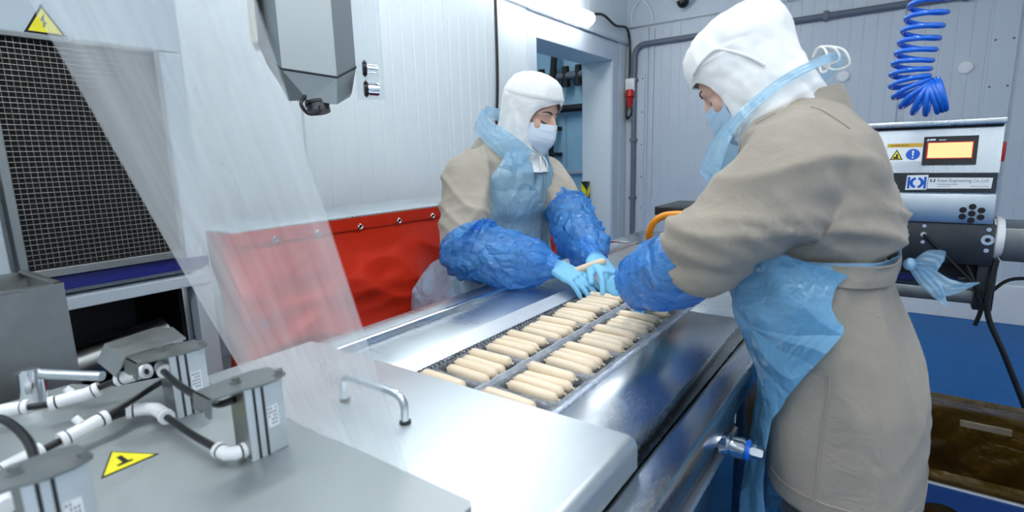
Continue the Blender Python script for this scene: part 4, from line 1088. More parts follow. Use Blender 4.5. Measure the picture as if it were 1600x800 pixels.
def ridge(p): return 1-2*abs(noise.noise(p))
def fold(p, along, across, fa, fc, seed, warp=0.5):
    """crests running along one direction, sharp on top and soft between"""
    q = p.dot(across)*fc + warp*noise.noise((p.x*4+seed, p.y*4, p.z*4)); a = p.dot(along)*fa
    return max(0.0, 1-2.4*abs(noise.noise((q, a, seed))))**1.6

def fin(bm, name, mat, parent, angle=80):
    return link_mesh(name, bm=bm, mat=mat, parent=parent, angle=angle)

class Frame:
    def __init__(s, o, f, u, k=1.0):
        s.o = Vector(o); s.f = Vector(f).normalized(); u = Vector(u); s.u = (u-s.f*u.dot(s.f)).normalized(); s.l = s.u.cross(s.f); s.f *= k; s.u *= k; s.l *= k
    def __call__(s, f, l, u): return s.o + s.f*f + s.l*l + s.u*u

# ---- head shapes shared by both people (head frame: f forward, l left, u up)
def head_into(w, h):
    spec = [(0.116, 0.02, -0.01, 0.03), (0.108, 0.055, -0.008, 0.045), (0.085, 0.082, -0.006, 0.062), (0.05, 0.096, -0.004, 0.072), (0.01, 0.098, -0.004, 0.074), (-0.03, 0.094, 0.0, 0.070), (-0.065, 0.080, 0.010, 0.061), (-0.095, 0.058, 0.026, 0.046), (-0.112, 0.034, 0.040, 0.028)]
    w.rings([sring(h(c, 0, u), h.f*rf, h.l*rl, 28, 2.1) for u, rf, c, rl in spec])
    # nose, cheeks, brow, lips, chin, ears
    limb(w, [h(0.086, 0, 0.022), h(0.100, 0, 0.0), h(0.112, 0, -0.026)], [0.009, 0.010, 0.012], 10, 3)
    w.sphere(h(0.100, 0.011, -0.030), 0.009, 8); w.sphere(h(0.100, -0.011, -0.030), 0.009, 8)
    for s in (-1, 1):
        w.sphere(h(0.060, s*0.042, -0.022), 0.026, 10)
        limb(w, [h(0.086, s*0.012, 0.027), h(0.080, s*0.038, 0.028), h(0.062, s*0.056, 0.020)], [0.010, 0.010, 0.008], 8, 3)
        w.sphere(h(-0.005, s*0.076, -0.005), 0.026, 10, (0.6, 0.35, 1.1))
        w.sphere(h(0.068, s*0.031, 0.004), 0.0155, 12)
    limb(w, [h(0.084, -0.022, -0.062), h(0.096, 0, -0.060), h(0.084, 0.022, -0.062)], [0.006, 0.010, 0.006], 8, 3)
    w.sphere(h(0.078, 0, -0.098), 0.020, 10)
    return w

def eyes(h, parent):
    for s in (-1, 1):
        B().sphere(h(0.0695, s*0.031, 0.0035), 0.0150, 14).done('eyelid', 'skin', parent)
        P = [h(0.0830, s*0.0165, -0.0035), h(0.0862, s*0.025, -0.0065), h(0.0862, s*0.034, -0.0070), h(0.0800, s*0.0445, -0.0025), h(0.0755, s*0.0485, 0.0005)]
        B().tube(bez(P, 4), [0.0010]*4+[0.0022]*9+[0.0012]*4, 8).done('lashes', 'hair', parent)
        P = [h(0.0955, s*0.014, 0.0275), h(0.0935, s*0.026, 0.0325), h(0.0850, s*0.042, 0.0320), h(0.0710, s*0.054, 0.0240)]
        B().tube(bez(P, 4), [0.0025]*4+[0.0028]*4+[0.0022]*4+[0.001], 8).done('eyebrow', 'hair', parent)

def hood(name, h, neck, bf, bl, parent, opening, seed, peak=0.0, drape=1.0, band_on=True, endoff=(0, 0, -0.03)):
    """white hood: rows run from the crown to the shoulders, the face is left open"""
    neck = Vector(neck)
    rows = []
    top = [(0.150, 0.004, 0.004, 0.004), (0.147, 0.030, 0.036, 0.030), (0.138, 0.058, 0.066, 0.052), (0.120, 0.083, 0.093, 0.073), (0.095, 0.096, 0.110, 0.087), (0.068, 0.1015, 0.119, 0.095), (0.050, 0.1035, 0.121, 0.0975)]
    for u, a, b, c in top: rows.append((h.o+h.u*u, h.f, h.l, a, b, c, u))
    for i in range(1, 31):
        u = 0.050 - 0.165*i/30; k = i/30
        rows.append((h.o+h.u*u, h.f, h.l, 0.1035-0.009*k*k, 0.121-0.02*k, 0.0975-0.011*k, u))
    c0 = rows[-1][0]; n = 14
    endc = neck + Vector(endoff)
    for i in range(1, n+1):
        k = i/n; c = c0.lerp(endc, k); F = h.f.lerp(Vector(bf), k).normalized(); L = h.l.lerp(Vector(bl), k).normalized()*h.f.length; F = F*h.f.length
        fl = k*k*drape
        rows.append((c, F, L, 0.0945-0.012*math.sin(k*PI)+0.035*fl, 0.101-0.014*math.sin(k*PI)+0.02*fl, 0.0865-0.010*math.sin(k*PI)+0.05*fl, -0.115-0.1*k))
    uc, bb, amax = opening
    g = []; NC = 72
    for c, F, L, a, b, l, u in rows:
        q = (u-uc)/bb
        t0 = amax*max(0.0, 1-abs(q)**2.6)**0.45 if abs(q) < 1 else 0.0
        r = []
        for j in range(NC+1):
            th = t0 + (2*PI-2*t0)*j/NC; ct, st = math.cos(th), math.sin(th)
            rf = a if ct > 0 else b
            p = c + F*(rf*ct) + L*(l*st)
            nrm = (F*(ct/rf)+L*(st/l)).normalized()
            wr = 0.0045*ridge((th*1.6, u*9+seed, seed)) + 0.0035*noise.noise((th*4, u*26, seed+3)) + 0.002*noise.noise((th*9, u*55, seed+9))
            if u < -0.09: wr += 0.005*math.sin(th*11+u*40)*min(1, (-0.09-u)/0.05)
            if peak and u > 0.0: wr += peak*max(0, -ct)**2*max(0, min(1, u/0.1))*(1 if u < 0.13 else max(0, (0.15-u)/0.02))
            if u > 0.145: wr = 0
            r.append(p + nrm*wr)
        g.append(r)
    w = B(); t = bmesh.new(); vs = [[t.verts.new(p) for p in r] for r in g]
    for A, Bv in zip(vs, vs[1:]):
        for i in range(NC):
            try: t.faces.new((A[i], A[i+1], Bv[i+1], Bv[i]))
            except ValueError: pass
    bmesh.ops.remove_doubles(t, verts=t.verts, dist=0.0004)
    bmesh.ops.recalc_face_normals(t, faces=t.faces)
    bmesh.ops.solidify(t, geom=list(t.faces), thickness=0.002)
    w._merge(t)
    o = w.done(name, 'hood', parent, angle=80)
    if not band_on: return o
    # stitched band around the brow
    band = []
    for du in (0.0, 0.007, 0.014):
        r = []
        for j in range(65):
            th = 2*PI*j/64; ct, st = math.cos(th), math.sin(th); rf = 0.1035 if ct > 0 else 0.121
            r.append(h(rf*ct, 0.0985*st, uc+bb+0.002+du+0.008*ct) + (h.f*ct+h.l*st)*(0.0005+0.002*math.sin(du/0.014*PI)))
        band.append(r)
    B().grid(band, 0.0015).done('brow_band', 'hood', o, angle=80)
    return o

def face_mask(h, parent, mat, amax=1.18):
    g = []
    for i in range(25):
        k = i/24; r = []
        for j in range(41):
            s = -1+2*j/40
            # upper edge dips from the nose to the ears
            uu = (-0.006 - 0.010*abs(s)**1.5)*(1-k) + (-0.118 + 0.030*abs(s)**2)*k
            th = s*amax*(1-0.10*k)
            base = 0.098 + 0.018*math.exp(-(s/0.30)**2)*(1-0.35*k) + 0.010*math.sin(k*PI)
            if uu < -0.07: base -= (-0.07-uu)*0.35
            lat = 0.082 + 0.004*math.sin(k*PI)
            pl = 0.0022*(((k*4.2) % 1.0)-0.5)*(1-s*s)
            r.append(h((base+pl)*math.cos(th), lat*math.sin(th), uu))
        g.append(r)
    o = B().grid(g, 0.0012).done('face_mask', mat, parent, angle=50)
    for s in (-1, 1):
        P = [h(0.098*math.cos(amax)+0.002, s*0.083*math.sin(amax), -0.008), h(0.01, s*0.084, 0.0), h(-0.02, s*0.085, 0.012)]
        B().tube(bez(P, 4), 0.0014, 6).done('ear_loop', 'cord', o)
    return o

def hand(name, wrist, d, back, thumb, curls, parent, mat='glove', scale=1.0, spread=1.0, cuff=0.085):
    """gloved hand: palm, four fingers, thumb; thumb=+1 when it lies to the left of d with the back of the hand up"""
    f = Vector(d).normalized(); u = Vector(back); u = (u-f*u.dot(f)).normalized(); l = u.cross(f); o = Vector(wrist)
    L = lambda x, y, z: o + (f*x + l*(y*thumb) + u*z)*scale
    w = B()
    pal = [(-cuff, 0.0295, 0.024), (-0.02, 0.0285, 0.022), (0.0, 0.029, 0.020), (0.02, 0.034, 0.0185), (0.045, 0.040, 0.0165), (0.070, 0.0415, 0.0150), (0.090, 0.0400, 0.0125), (0.097, 0.037, 0.009)]
    w.rings([sring(L(x, 0.001, -0.001), l*(a*scale), u*(b*scale), 24, 2.5) for x, a, b in pal])
    fin_ = [(0.0295, 0.070, 0.0092, 0.06), (0.0100, 0.079, 0.0094, 0.015), (-0.0100, 0.074, 0.0090, -0.03), (-0.0290, 0.058, 0.0080, -0.08)]
    for (by, ln, r, sp), cu in zip(fin_, curls):
        p = V(0.086, by, 0.0); a = cu[0]; pts = [p.copy()]
        s3 = (0.46, 0.30, 0.24)
        for q in range(3):
            a = cu[0] if q == 0 else a + cu[1]
            dd = V(math.cos(a)*math.cos(sp*spread), math.sin(sp*spread), -math.sin(a))
            p = p + dd*ln*s3[q]*1.05; pts.append(p.copy())
        limb(w, [L(0.060, by*0.85, 0.0)] + [L(*q) for q in pts], [r*1.15*scale, r*1.08*scale, r*1.02*scale, r*0.95*scale, r*0.82*scale], 12, 4)
    tc = curls[4] if len(curls) > 4 else (0.55, 0.25)
    p = V(0.022, 0.026, -0.006); pts = [p.copy()]
    a = tc[0]
    for q, ln in enumerate((0.038, 0.034, 0.026)):
        aa = a - tc[1]*q
        p = p + V(math.cos(aa)*0.93, math.sin(aa), -0.22)*ln; pts.append(p.copy())
    limb(w, [L(*q) for q in pts], [0.0150*scale, 0.0125*scale, 0.0105*scale, 0.0085*scale], 12, 4)
    bm = remesh(w, 0.0028, 3)
    displace(bm, lambda c: 0.0007*noise.noise(c*90) + 0.0005*ridge(c*60))
    return fin(bm, name, mat, parent)

def oversleeve(pts, rad, parent, seed, amp=1.0, mat='sleeve', gather=(0.16, 0.14)):
    """blown-up plastic sleeve with elastic gathers at both ends and crumples between"""
    P = bez(pts, 12); n = len(P); m = len(rad); seg = 72
    rs = []; up = None
    for i, p in enumerate(P):
        t = i/(n-1); q = t*(m-1); k = min(m-2, int(q)); f = q-k; f = f*f*(3-2*f); R = rad[k]+(rad[k+1]-rad[k])*f
        d = (P[min(i+1, n-1)]-P[max(i-1, 0)]).normalized()
        if up is None: up = d.orthogonal().normalized()
        up = (up-d*up.dot(d)).normalized(); s = d.cross(up)
        ge = max(0, 1-t/gather[0]) + max(0, 1-(1-t)/gather[1]); ge = min(1, ge)
        r = []
        for j in range(seg):
            a = 2*PI*j/seg; c = up*math.cos(a)+s*math.sin(a)
            x = p + c*R
            wr = 0.013*fold(x, d, s, 5, 9, seed) + 0.010*fold(x, (d+s).normalized(), (d-s).normalized(), 7, 13, seed+2) + 0.006*fold(x, c, (d+s*0.4).normalized(), 9, 24, seed+5) - 0.006
            wr = wr*(1-ge)*amp + min(1, ge*2)*0.0022*math.sin(a*19+seed+3*math.sin(a*3+seed))
            r.append(x + c*(wr*R/0.075))
        rs.append(r)
    w = B(); w.rings(rs, cap=False)
    o = w.done('oversleeve', mat, parent, angle=80)
    return o

def wrap(bvh, cfun, zs, th0, th1, n, off, F, L, ztop=None, zmin=None):
    """sheet hugging the torso: rays shot towards the axis, th from F towards L"""
    g = []
    for z in zs:
        c = cfun(z); a0, a1 = th0(z), th1(z); r = []
        for j in range(n+1):
            th = a0+(a1-a0)*j/n; d = F*math.cos(th)+L*math.sin(th)
            if ztop: c = cfun(min(z, ztop(th)))
            cr = cfun(zmin) if (zmin and z < zmin) else c
            o = cr + d*0.9
            hit = bvh.ray_cast(o, -d, 1.0)
            dist = (hit[0]-cr).length if hit[0] is not None else 0.13
            dist = min(dist, 0.27)
            e = off(z, th)
            r.append(c + d*(dist+e))
        g.append(r)
    # soften row to row steps
    for it in range(2):
        g2 = [[p.copy() for p in r] for r in g]
        for i in range(1, len(g)-1):
            for j in range(1, n):
                g2[i][j] = (g[i][j]*2 + g[i-1][j] + g[i+1][j] + g[i][j-1] + g[i][j+1])/6
        g = g2
    return g

def torso_rings(w, spec, F, L, e=2.35):
    w.rings([sring(V(x, y, z), F*df, L*dl, 40, e) for z, x, y, df, dl in spec]); return w
def interp(spec, z):
    s = spec
    if z <= s[0][0]: return s[0]
    for a, b in zip(s, s[1:]):
        if z <= b[0]:
            k = (z-a[0])/(b[0]-a[0]); return tuple(p+(q-p)*k for p, q in zip(a, b))
    return s[-1]

def legs_and_boots(cx, cy, F, L, parent, top):
    for s in (-1, 1):
        hip = V(cx, cy, top)+L*(0.09*s); kn = V(cx, cy, 0.48)+L*(0.10*s)+F*0.02; an = V(cx, cy, 0.16)+L*(0.105*s)
        w = B(); limb(w, [hip, kn, an], [0.095, 0.080, 0.068], 24, 6)
        bm = remesh(w, 0.012, 3); displace(bm, lambda c: 0.006*ridge((c.x*9, c.y*9, c.z*5)))
        fin(bm, 'trouser_leg', 'trousers', parent)
        w = B(); limb(w, [an+V(0, 0, 0.12), an+V(0, 0, -0.04), an+V(0, 0, -0.09)], [0.062, 0.056, 0.052], 20, 3)
        a = an.copy(); a.z = 0.045
        limb(w, [a-F*0.03, a+F*0.07, a+F*0.15], [0.044, 0.042, 0.036], 20, 3)
        bm = remesh(w, 0.008, 3)
        for v in bm.verts: v.co.z = max(v.co.z, 0.002)
        fin(bm, 'boot', 'boot', parent)

def body_mesh(h, neck, spec, arms, F, L, cx, cy, parent):
    """the continuous figure under the clothes"""
    w = B(); head_into(w, h)
    limb(w, [h(-0.02, 0, -0.06), Vector(neck)-V(0, 0, 0.06)], [0.055, 0.062], 18, 4)
    torso_rings(w, [(z, x, y, df*0.80, dl*0.84) for z, x, y, df, dl in spec if z > 0.75], F, L)
    for pts in arms: limb(w, pts, [0.052, 0.042, 0.026, 0.020], 16, 5)
    for s in (-1, 1):
        limb(w, [V(cx, cy, 0.86)+L*(0.09*s), V(cx, cy, 0.48)+L*(0.10*s)+F*0.02, V(cx, cy, 0.12)+L*(0.105*s), V(cx, cy, 0.04)+L*(0.105*s)+F*0.04], [0.082, 0.060, 0.045, 0.035], 16, 5)
    return fin(remesh(w, 0.0062, 2), 'body', 'skin', parent)

def ribbon(path, widths, wdir, thick_=0.0015, ripple=0.0, nn=8, sub=6, seed=0, axis=None):
    P = bez(path, sub); W_ = bez([Vector(v) for v in wdir], sub) if len(wdir) > 1 else [Vector(wdir[0])]*len(P)
    n = len(P); m = len(widths); g = []
    for i in range(n):
        t = i/(n-1)*(m-1); k = min(m-2, int(t)); wd = widths[k]+(widths[k+1]-widths[k])*(t-k)
        d = (P[min(i+1, n-1)]-P[max(i-1, 0)]).normalized(); ww = W_[i].normalized()
        if axis is not None:
            ou = P[i]-axis(P[i]); ou = (ou-d*ou.dot(d)).normalized(); ww = ou.cross(d).normalized()
        nrm = d.cross(ww).normalized()
        g.append([P[i] + ww*(wd*(j/nn-0.5)) + nrm*(ripple*math.sin(j*2.1+i*0.35+seed)) for j in range(nn+1)])
    return B().grid(g)

# ================================================================== person on the left side of the machine
PL = thing('person', 'person in white hood and mask packing sausages across the machine', 'person', (-1.27, 1.66, 0))
F = V(1, 0, 0); L = V(0, 1, 0)
CY = 1.665
specL = [(0.58, -1.285, CY, 0.175, 0.235), (0.72, -1.285, CY, 0.170, 0.235), (0.88, -1.28, CY, 0.165, 0.230), (1.02, -1.262, CY, 0.155, 0.212), (1.12, -1.252, CY, 0.155, 0.210), (1.22, -1.245, CY, 0.160, 0.215),
         (1.30, -1.238, CY, 0.145, 0.215), (1.355, -1.232, CY, 0.120, 0.200), (1.400, -1.222, CY, 0.095, 0.140), (1.425, -1.215, CY, 0.075, 0.085)]
shR, elR, wrR = V(-1.25, 1.475, 1.325), V(-1.145, 1.345, 1.068), V(-0.865, 1.402, 1.030)
shL, elL, wrL = V(-1.195, 1.855, 1.315), V(-0.985, 1.735, 1.145), V(-0.765, 1.505, 1.055)
hL = Frame((-1.105, 1.672, 1.515), (0.93, 0.02, -0.33), (0.33, 0, 0.95))
neckL = (-1.195, 1.668, 1.405)
w = B(); torso_rings(w, specL, F, L); bmT = remesh(w, 0.012, 6); bvhL = BVHTree.FromBMesh(bmT); bmT.free()
body_mesh(hL, neckL, specL, [[shR, elR, elR.lerp(wrR, 0.6), elR.lerp(wrR, 0.85)], [shL, elL, elL.lerp(wrL, 0.6), elL.lerp(wrL, 0.85)]], F, L, -1.29, CY, PL)
legs_and_boots(-1.29, CY, F, L, PL, 0.72)
# coat
w = B(); torso_rings(w, specL, F, L)
limb(w, [shR+V(0, 0.05, 0.0), shR+V(0.01, -0.015, -0.04), shR.lerp(elR, 0.55)+V(-0.005, -0.01, 0), elR, elR.lerp(wrR, 0.35)], [0.085, 0.095, 0.086, 0.066, 0.045], 26, 5)
limb(w, [shL+V(0, -0.05, 0.0), shL+V(0.01, 0.01, -0.03), shL.lerp(elL, 0.55), elL, elL.lerp(wrL, 0.3)], [0.080, 0.088, 0.074, 0.058, 0.040], 26, 5)
bm = remesh(w, 0.008, 5)
dR = (elR-shR).normalized(); dRx = dR.cross(V(0.5, -0.8, 0)).normalized()
def coatL(c):
    d = 0.017*fold(c, V(0.3, 0.3, 0.9), V(0.5, 0.8, -0.35), 3, 8, 1.0) + 0.010*fold(c, V(0.2, -0.4, 0.9), V(0.4, 0.85, 0.3), 6, 15, 4.0) + 0.001*noise.noise(c*40)
    k = math.exp(-((c-elR).length/0.15)**2)
    return d + k*0.018*fold(c, dRx, dR, 4, 14, 7.0) - 0.009
displace(bm, coatL)
ct = fin(bm, 'coat', 'coat', PL)
# shirt collar tips and placket under the bib
cl = B()
for s in (-1, 1):
    cl.grid([[V(-1.118, CY+s*0.035, 1.405), V(-1.150, CY+s*0.085, 1.418), V(-1.215, CY+s*0.105, 1.430), V(-1.285, CY+s*0.075, 1.442), V(-1.305, CY, 1.447)],
             [V(-1.080, CY+s*0.065, 1.352), V(-1.120, CY+s*0.118, 1.378), V(-1.215, CY+s*0.135, 1.398), V(-1.310, CY+s*0.092, 1.405), V(-1.330, CY, 1.408)]], 0.003)
cl.done('collar', 'coat', ct, angle=60)
hood('hood', hL, neckL, F, L, PL, (-0.026, 0.088, 1.02), 1.7, drape=0.35, endoff=(0.035, 0, -0.095))
eyes(hL, PL)
face_mask(hL, PL, 'mask')
# hood ties under the chin
for s in (-1, 1):
    B().tube(bez([V(-1.055, CY+s*0.012, 1.365), V(-1.045, CY+s*0.020, 1.34), V(-1.050, CY+s*0.024, 1.315)], 4), 0.003, 6).done('hood_tie', 'cord', PL)
# apron: bib and skirt in one sheet
def cL(z): s = interp(specL, z); return V(s[1], s[2], z)
zs = [1.40 - (1.40-0.56)*i/70 for i in range(71)]
def a_half(z, side):
    if z > 1.30: k = (1.405-z)/0.105; return 0.80+0.30*k
    if z > 1.10: k = (1.30-z)/0.20; return 1.10+0.20*k
    return 1.30+0.75*min(1, (1.10-z)/0.12)
def offL(z, th):
    e = 0.012 + 0.006*ridge((th*3, z*7, 2.0)) + 0.006*noise.noise((th*7+z*5, z*11, 4)) + 0.0035*ridge((th*11, z*16, 8))
    if z > 1.15: e += 0.020*max(0, math.cos(th))
    if z < 1.08:
        k = min(1, (1.08-z)/0.2); e += k*(0.018 + 0.012*math.sin(th*9+1)); 
        if th < -0.9: e += 0.085*k*min(1, (-0.9-th)/0.5)
    return e
g = wrap(bvhL, cL, zs, lambda z: -a_half(z, 0), lambda z: a_half(z, 1), 90, offL, F, L, lambda th: 1.405-0.085*math.exp(-(th/0.42)**2))
for r in g:
    for q in r:
        if q.z < 0.985: q.x = min(q.x, -1.092)
B().grid(g).done('apron', 'apron', PL, angle=80)
zz = [1.115, 1.105, 1.095, 1.085]
g = wrap(bvhL, cL, zz, lambda z: -PI, lambda z: PI, 100, lambda z, th: 0.017+0.003*math.sin(th*15)+(0.018 if math.cos(th) > 0 else 0)*0, F, L)
# neck straps standing up behind the hood
axL = lambda p: V(-1.20, 1.665, min(p.z, 1.46)) if p.z > 1.38 else V(-1.20, 1.665, p.z-0.02)
B_ = ribbon([V(-1.075, CY-0.085, 1.350), V(-1.120, CY-0.125, 1.405), V(-1.185, CY-0.140, 1.455), V(-1.245, CY-0.118, 1.500), V(-1.290, CY-0.060, 1.520), V(-1.300, CY, 1.525)], [0.10, 0.085, 0.075, 0.07, 0.05, 0.04],
            [V(0.55, 0.75, 0.1), V(0.62, 0.6, 0.25), V(0.55, 0.35, 0.6), V(0.35, 0.2, 0.9), V(0.1, 0.1, 1), V(0, 0, 1)], 0.0012, 0.0015, 10, 6, 1, axL)
B_.done('neck_strap', 'apron', PL, angle=80)
B_ = ribbon([V(-1.075, CY+0.085, 1.350), V(-1.120, CY+0.125, 1.405), V(-1.185, CY+0.135, 1.450), V(-1.255, CY+0.120, 1.500), V(-1.305, CY+0.060, 1.535), V(-1.315, CY, 1.545)], [0.125, 0.100, 0.075, 0.06, 0.045, 0.04],
            [V(0.55, -0.75, 0.1), V(0.62, -0.6, 0.25), V(0.55, -0.35, 0.6), V(0.35, -0.2, 0.9), V(0.1, -0.1, 1), V(0, 0, 1)], 0.0012, 0.0015, 10, 6, 2, axL)
B_.done('neck_strap', 'apron', PL, angle=80)
oversleeve([elR+V(-0.020, 0.010, 0.050), elR+V(0.018, 0.002, 0.000), elR.lerp(wrR, 0.45)+V(0, -0.002, -0.003), elR.lerp(wrR, 0.8)+V(0, 0, -0.002), wrR+V(0.030, 0.001, -0.005)], [0.086, 0.098, 0.089, 0.074, 0.034], PL, 2.2)
oversleeve([elL+V(-0.060, 0.040, 0.050), elL+V(0.0, 0.005, 0.005), elL.lerp(wrL, 0.45)+V(0, 0, -0.01), elL.lerp(wrL, 0.8)+V(0, 0, -0.005), wrL+V(0.024, -0.022, -0.008)], [0.068, 0.078, 0.076, 0.066, 0.034], PL, 6.1)
hand('glove', wrR+V(0.015, 0.0, 0.0), (0.95, -0.13, -0.30), (0.25, -0.25, 0.93), 1, [(0.16, 0.16), (0.24, 0.18), (0.30, 0.20), (0.36, 0.22), (0.35, 0.10)], PL)
hand('glove', wrL+V(0.012, -0.012, -0.002), (0.70, -0.50, -0.42), (0.35, 0.05, 0.93), -1, [(0.30, 0.22), (0.55, 0.35), (0.75, 0.45), (0.85, 0.5), (0.35, 0.05)], PL)
put_sausage((-0.742, 1.435, 1.020), 0.5, -0.35, 'cream sausage held between the gloved hands over the trays', 'cream sausages in the film trays', 2)

# ================================================================== person on the right side
PR = thing('person', 'person in taupe coat and blue apron bending over from the right', 'person', (-0.04, 1.17, 0))
F = V(-1, 0, 0); L = V(0, -1, 0); CY = 1.17
specR = [(0.733, -0.037, CY, 0.131, 0.202), (0.745, -0.037, CY, 0.131, 0.202), (0.84, -0.046, CY, 0.128, 0.202), (0.93, -0.052, CY, 0.128, 0.200), (1.05, -0.084, CY, 0.124, 0.188), (1.13, -0.106, CY, 0.118, 0.180), (1.18, -0.116, CY, 0.118, 0.178), (1.25, -0.122, CY, 0.128, 0.192),
         (1.33, -0.130, CY, 0.126, 0.198), (1.385, -0.144, CY, 0.110, 0.180), (1.425, -0.160, CY, 0.088, 0.130), (1.455, -0.172, CY, 0.068, 0.080)]
shN, elN, wrN = V(-0.145, 1.005, 1.350), V(-0.264, 0.955, 1.182), V(-0.465, 1.135, 1.078)
shF, elF, wrF = V(-0.165, 1.355, 1.365), V(-0.330, 1.420, 1.135), V(-0.430, 1.395, 1.040)
hR = Frame((-0.252, 1.140, 1.505), (-0.78, -0.04, -0.62), (-0.60, 0.06, 0.78), 0.86)
neckR = (-0.170, 1.165, 1.450)
w = B(); torso_rings(w, specR, F, L, 2.7); bmT = remesh(w, 0.012, 6)
body_mesh(hR, neckR, specR, [[shN, elN, elN.lerp(wrN, 0.6), elN.lerp(wrN, 0.85)], [shF, elF, elF.lerp(wrF, 0.6), elF.lerp(wrF, 0.85)]], F, L, -0.03, CY, PR)
legs_and_boots(-0.03, CY, F, L, PR, 0.80)
w = B(); torso_rings(w, specR, F, L, 2.7)
limb(w, [shN+V(0, 0.06, 0.0), shN+V(-0.01, -0.01, -0.03), shN.lerp(elN, 0.55)+V(0.01, 0, 0.0), elN+V(0.008, 0, 0.004), elN.lerp(wrN, 0.30)], [0.080, 0.084, 0.078, 0.064, 0.040], 28, 5)
limb(w, [shF+V(0, -0.06, 0.0), shF+V(-0.01, 0.01, -0.03), shF.lerp(elF, 0.55), elF, elF.lerp(wrF, 0.35)], [0.082, 0.086, 0.080, 0.072, 0.060], 28, 5)
bm = remesh(w, 0.0075, 5)
belt_z = 1.175
dN = (elN-shN).normalized(); dNx = dN.cross(V(0.2, -1, 0)).normalized()
def coatR(c):
    d = 0.009*fold(c, V(0.55, 0.2, 0.8), V(0.75, 0.4, -0.5), 3, 7, 2.0) + 0.0006*noise.noise(c*35)
    # blouse of cloth above the belt, folds lying across
    k = math.exp(-((c.z-belt_z-0.055)/0.045)**2)
    d += k*(0.016*fold(c, V(1, 0.5, 0.25), V(-0.2, 0.1, 1), 3.5, 13, 3.0) + 0.007*fold(c, V(1, 0.4, -0.5), V(0.4, 0.1, 0.9), 5, 26, 5.0) + 0.006)
    d -= 0.010*math.exp(-((c.z-belt_z)/0.016)**2)
    # creases at the inner elbow, along the sleeve and at the armpit
    la = max(0, min(1, (c-shN).dot(dN)/(elN-shN).length)); far = (c-(shN+(elN-shN)*la)).length
    ka = math.exp(-(far/0.12)**4) if c.y < 1.06 else 0
    d += ka*(0.013*fold(c, (dN+dNx*0.8).normalized(), (dNx-dN*0.8).normalized(), 4, 11, 6.0) + 0.010*math.exp(-((c-elN).length/0.10)**2)*fold(c, dNx, dN, 5, 22, 8.0))
    kp = math.exp(-((c-V(-0.08, 0.99, 1.27)).length/0.085)**2)
    d += kp*0.012*fold(c, V(0.7, 0, -0.7), V(0.7, 0.2, 0.7), 4, 15, 9.0)
    if c.z < belt_z-0.03: d += 0.006*fold(c, V(0.25, 0, 1), V(0.6, 0.8, -0.1), 2, 8, 10.0)
    return d - 0.004
displace(bmT, lambda c: max(coatR(c), -0.003)); bvhR = BVHTree.FromBMesh(bmT); bmT.free()
displace(bm, coatR)
bvhC = BVHTree.FromBMesh(bm)
ct = fin(bm, 'coat', 'coat_r', PR)
def on_coat(p, e=0.0008):
    q = bvhC.find_nearest(Vector(p)); return q[0] + q[1]*e
sp = []
nS = V(-0.30, -0.92, 0.25).normalized(); aS = V(0, 0, 1); aS = (aS-nS*aS.dot(nS)).normalized(); bS = nS.cross(aS)
for i in range(33):
    a = -0.5 + 3.9*i/32
    sp.append(on_coat(V(-0.115, 1.02, 1.325) + (aS*math.cos(a) + bS*math.sin(a))*0.105))
B().tube(sp, 0.0013, 6).done('armhole_seam', 'coat_r', ct)
sp = [on_coat(V(-0.075+0.012*i/12, 0.955, 0.752+0.25*i/12)) for i in range(13)]
B().tube(sp, 0.0024, 6).done('vent_seam', 'coat_r', ct)
sp = []
for i in range(90):
    th = 2*PI*i/90; sp.append(on_coat(V(-0.034+0.125*math.cos(th), CY+0.205*math.sin(th), 0.772)))
B().tube(sp, 0.0011, 5, True).done('hem_seam', 'coat_r', ct)
# seams: shoulder seam and side vent
def surf(bv, z, th, F, L, cf, e=0.004):
    c = cf(z); d = F*math.cos(th)+L*math.sin(th); hh = bv.ray_cast(c+d*0.9, -d, 1.0)
    return (hh[0] if hh[0] is not None else c+d*0.13) + d*e
def cR(z): s = interp(specR, z); return V(s[1], s[2], z)
# stand collar, folded over
cg = []
NR = Vector(neckR)
for u, r, dz in ((0, 0.062, 0.044), (1, 0.068, 0.050), (2, 0.078, 0.036), (3, 0.088, 0.010), (4, 0.092, -0.006)):
    row = []
    for j in range(49):
        th = -2.55 + 5.1*j/48   # open at the front
        d = (-F)*math.cos(th) + L*math.sin(th)
        row.append(NR + V(0.005, 0, -0.018) + d*(r*(0.95 if abs(th) > 1 else 1)) + V(0, 0, dz - 0.022*(1-math.cos(th))*1.0))
    cg.append(row)
B().grid(cg, 0.004).done('collar', 'coat_r', ct, angle=60)
# cloth belt in two layers with a flap
g = wrap(bvhR, cR, [belt_z+0.014-0.0045*i for i in range(9)], lambda z: 1.1, lambda z: 2*PI-1.1, 110, lambda z, th: 0.010+0.004*math.sin((belt_z+0.014-z)/0.036*PI)+0.002*math.sin(th*6), F, L)
g = [[p + V(0, 0, -0.010*math.sin(max(0, min(1, (j-8)/60))*PI)) for j, p in enumerate(r)] for r in g]
B().grid(g, 0.003).done('belt', 'coat_r', ct, angle=60)
hood('hood', hR, neckR, F, L, PR, (-0.018, 0.086, 0.98), 4.4, peak=0.022, drape=0.35, band_on=False)
eyes(hR, PR)
face_mask(hR, PR, 'mask_r', 1.0)
for k, (dx, dz) in enumerate(((0.045, -0.010), (0.030, -0.022), (0.060, -0.020))):
    a = hR(-0.118, 0.0, -0.055)
    B().tube(bez([a, a+V(0.012, -0.02, 0.012), a+V(dx*0.8, -0.035, 0.008+dz*0.3), a+V(dx, -0.035, dz-0.004), a+V(dx*0.6, -0.02, dz-0.008), a+V(0.012, -0.01, -0.012)], 6), 0.0018, 6).done('hood_cord', 'cord', PR)
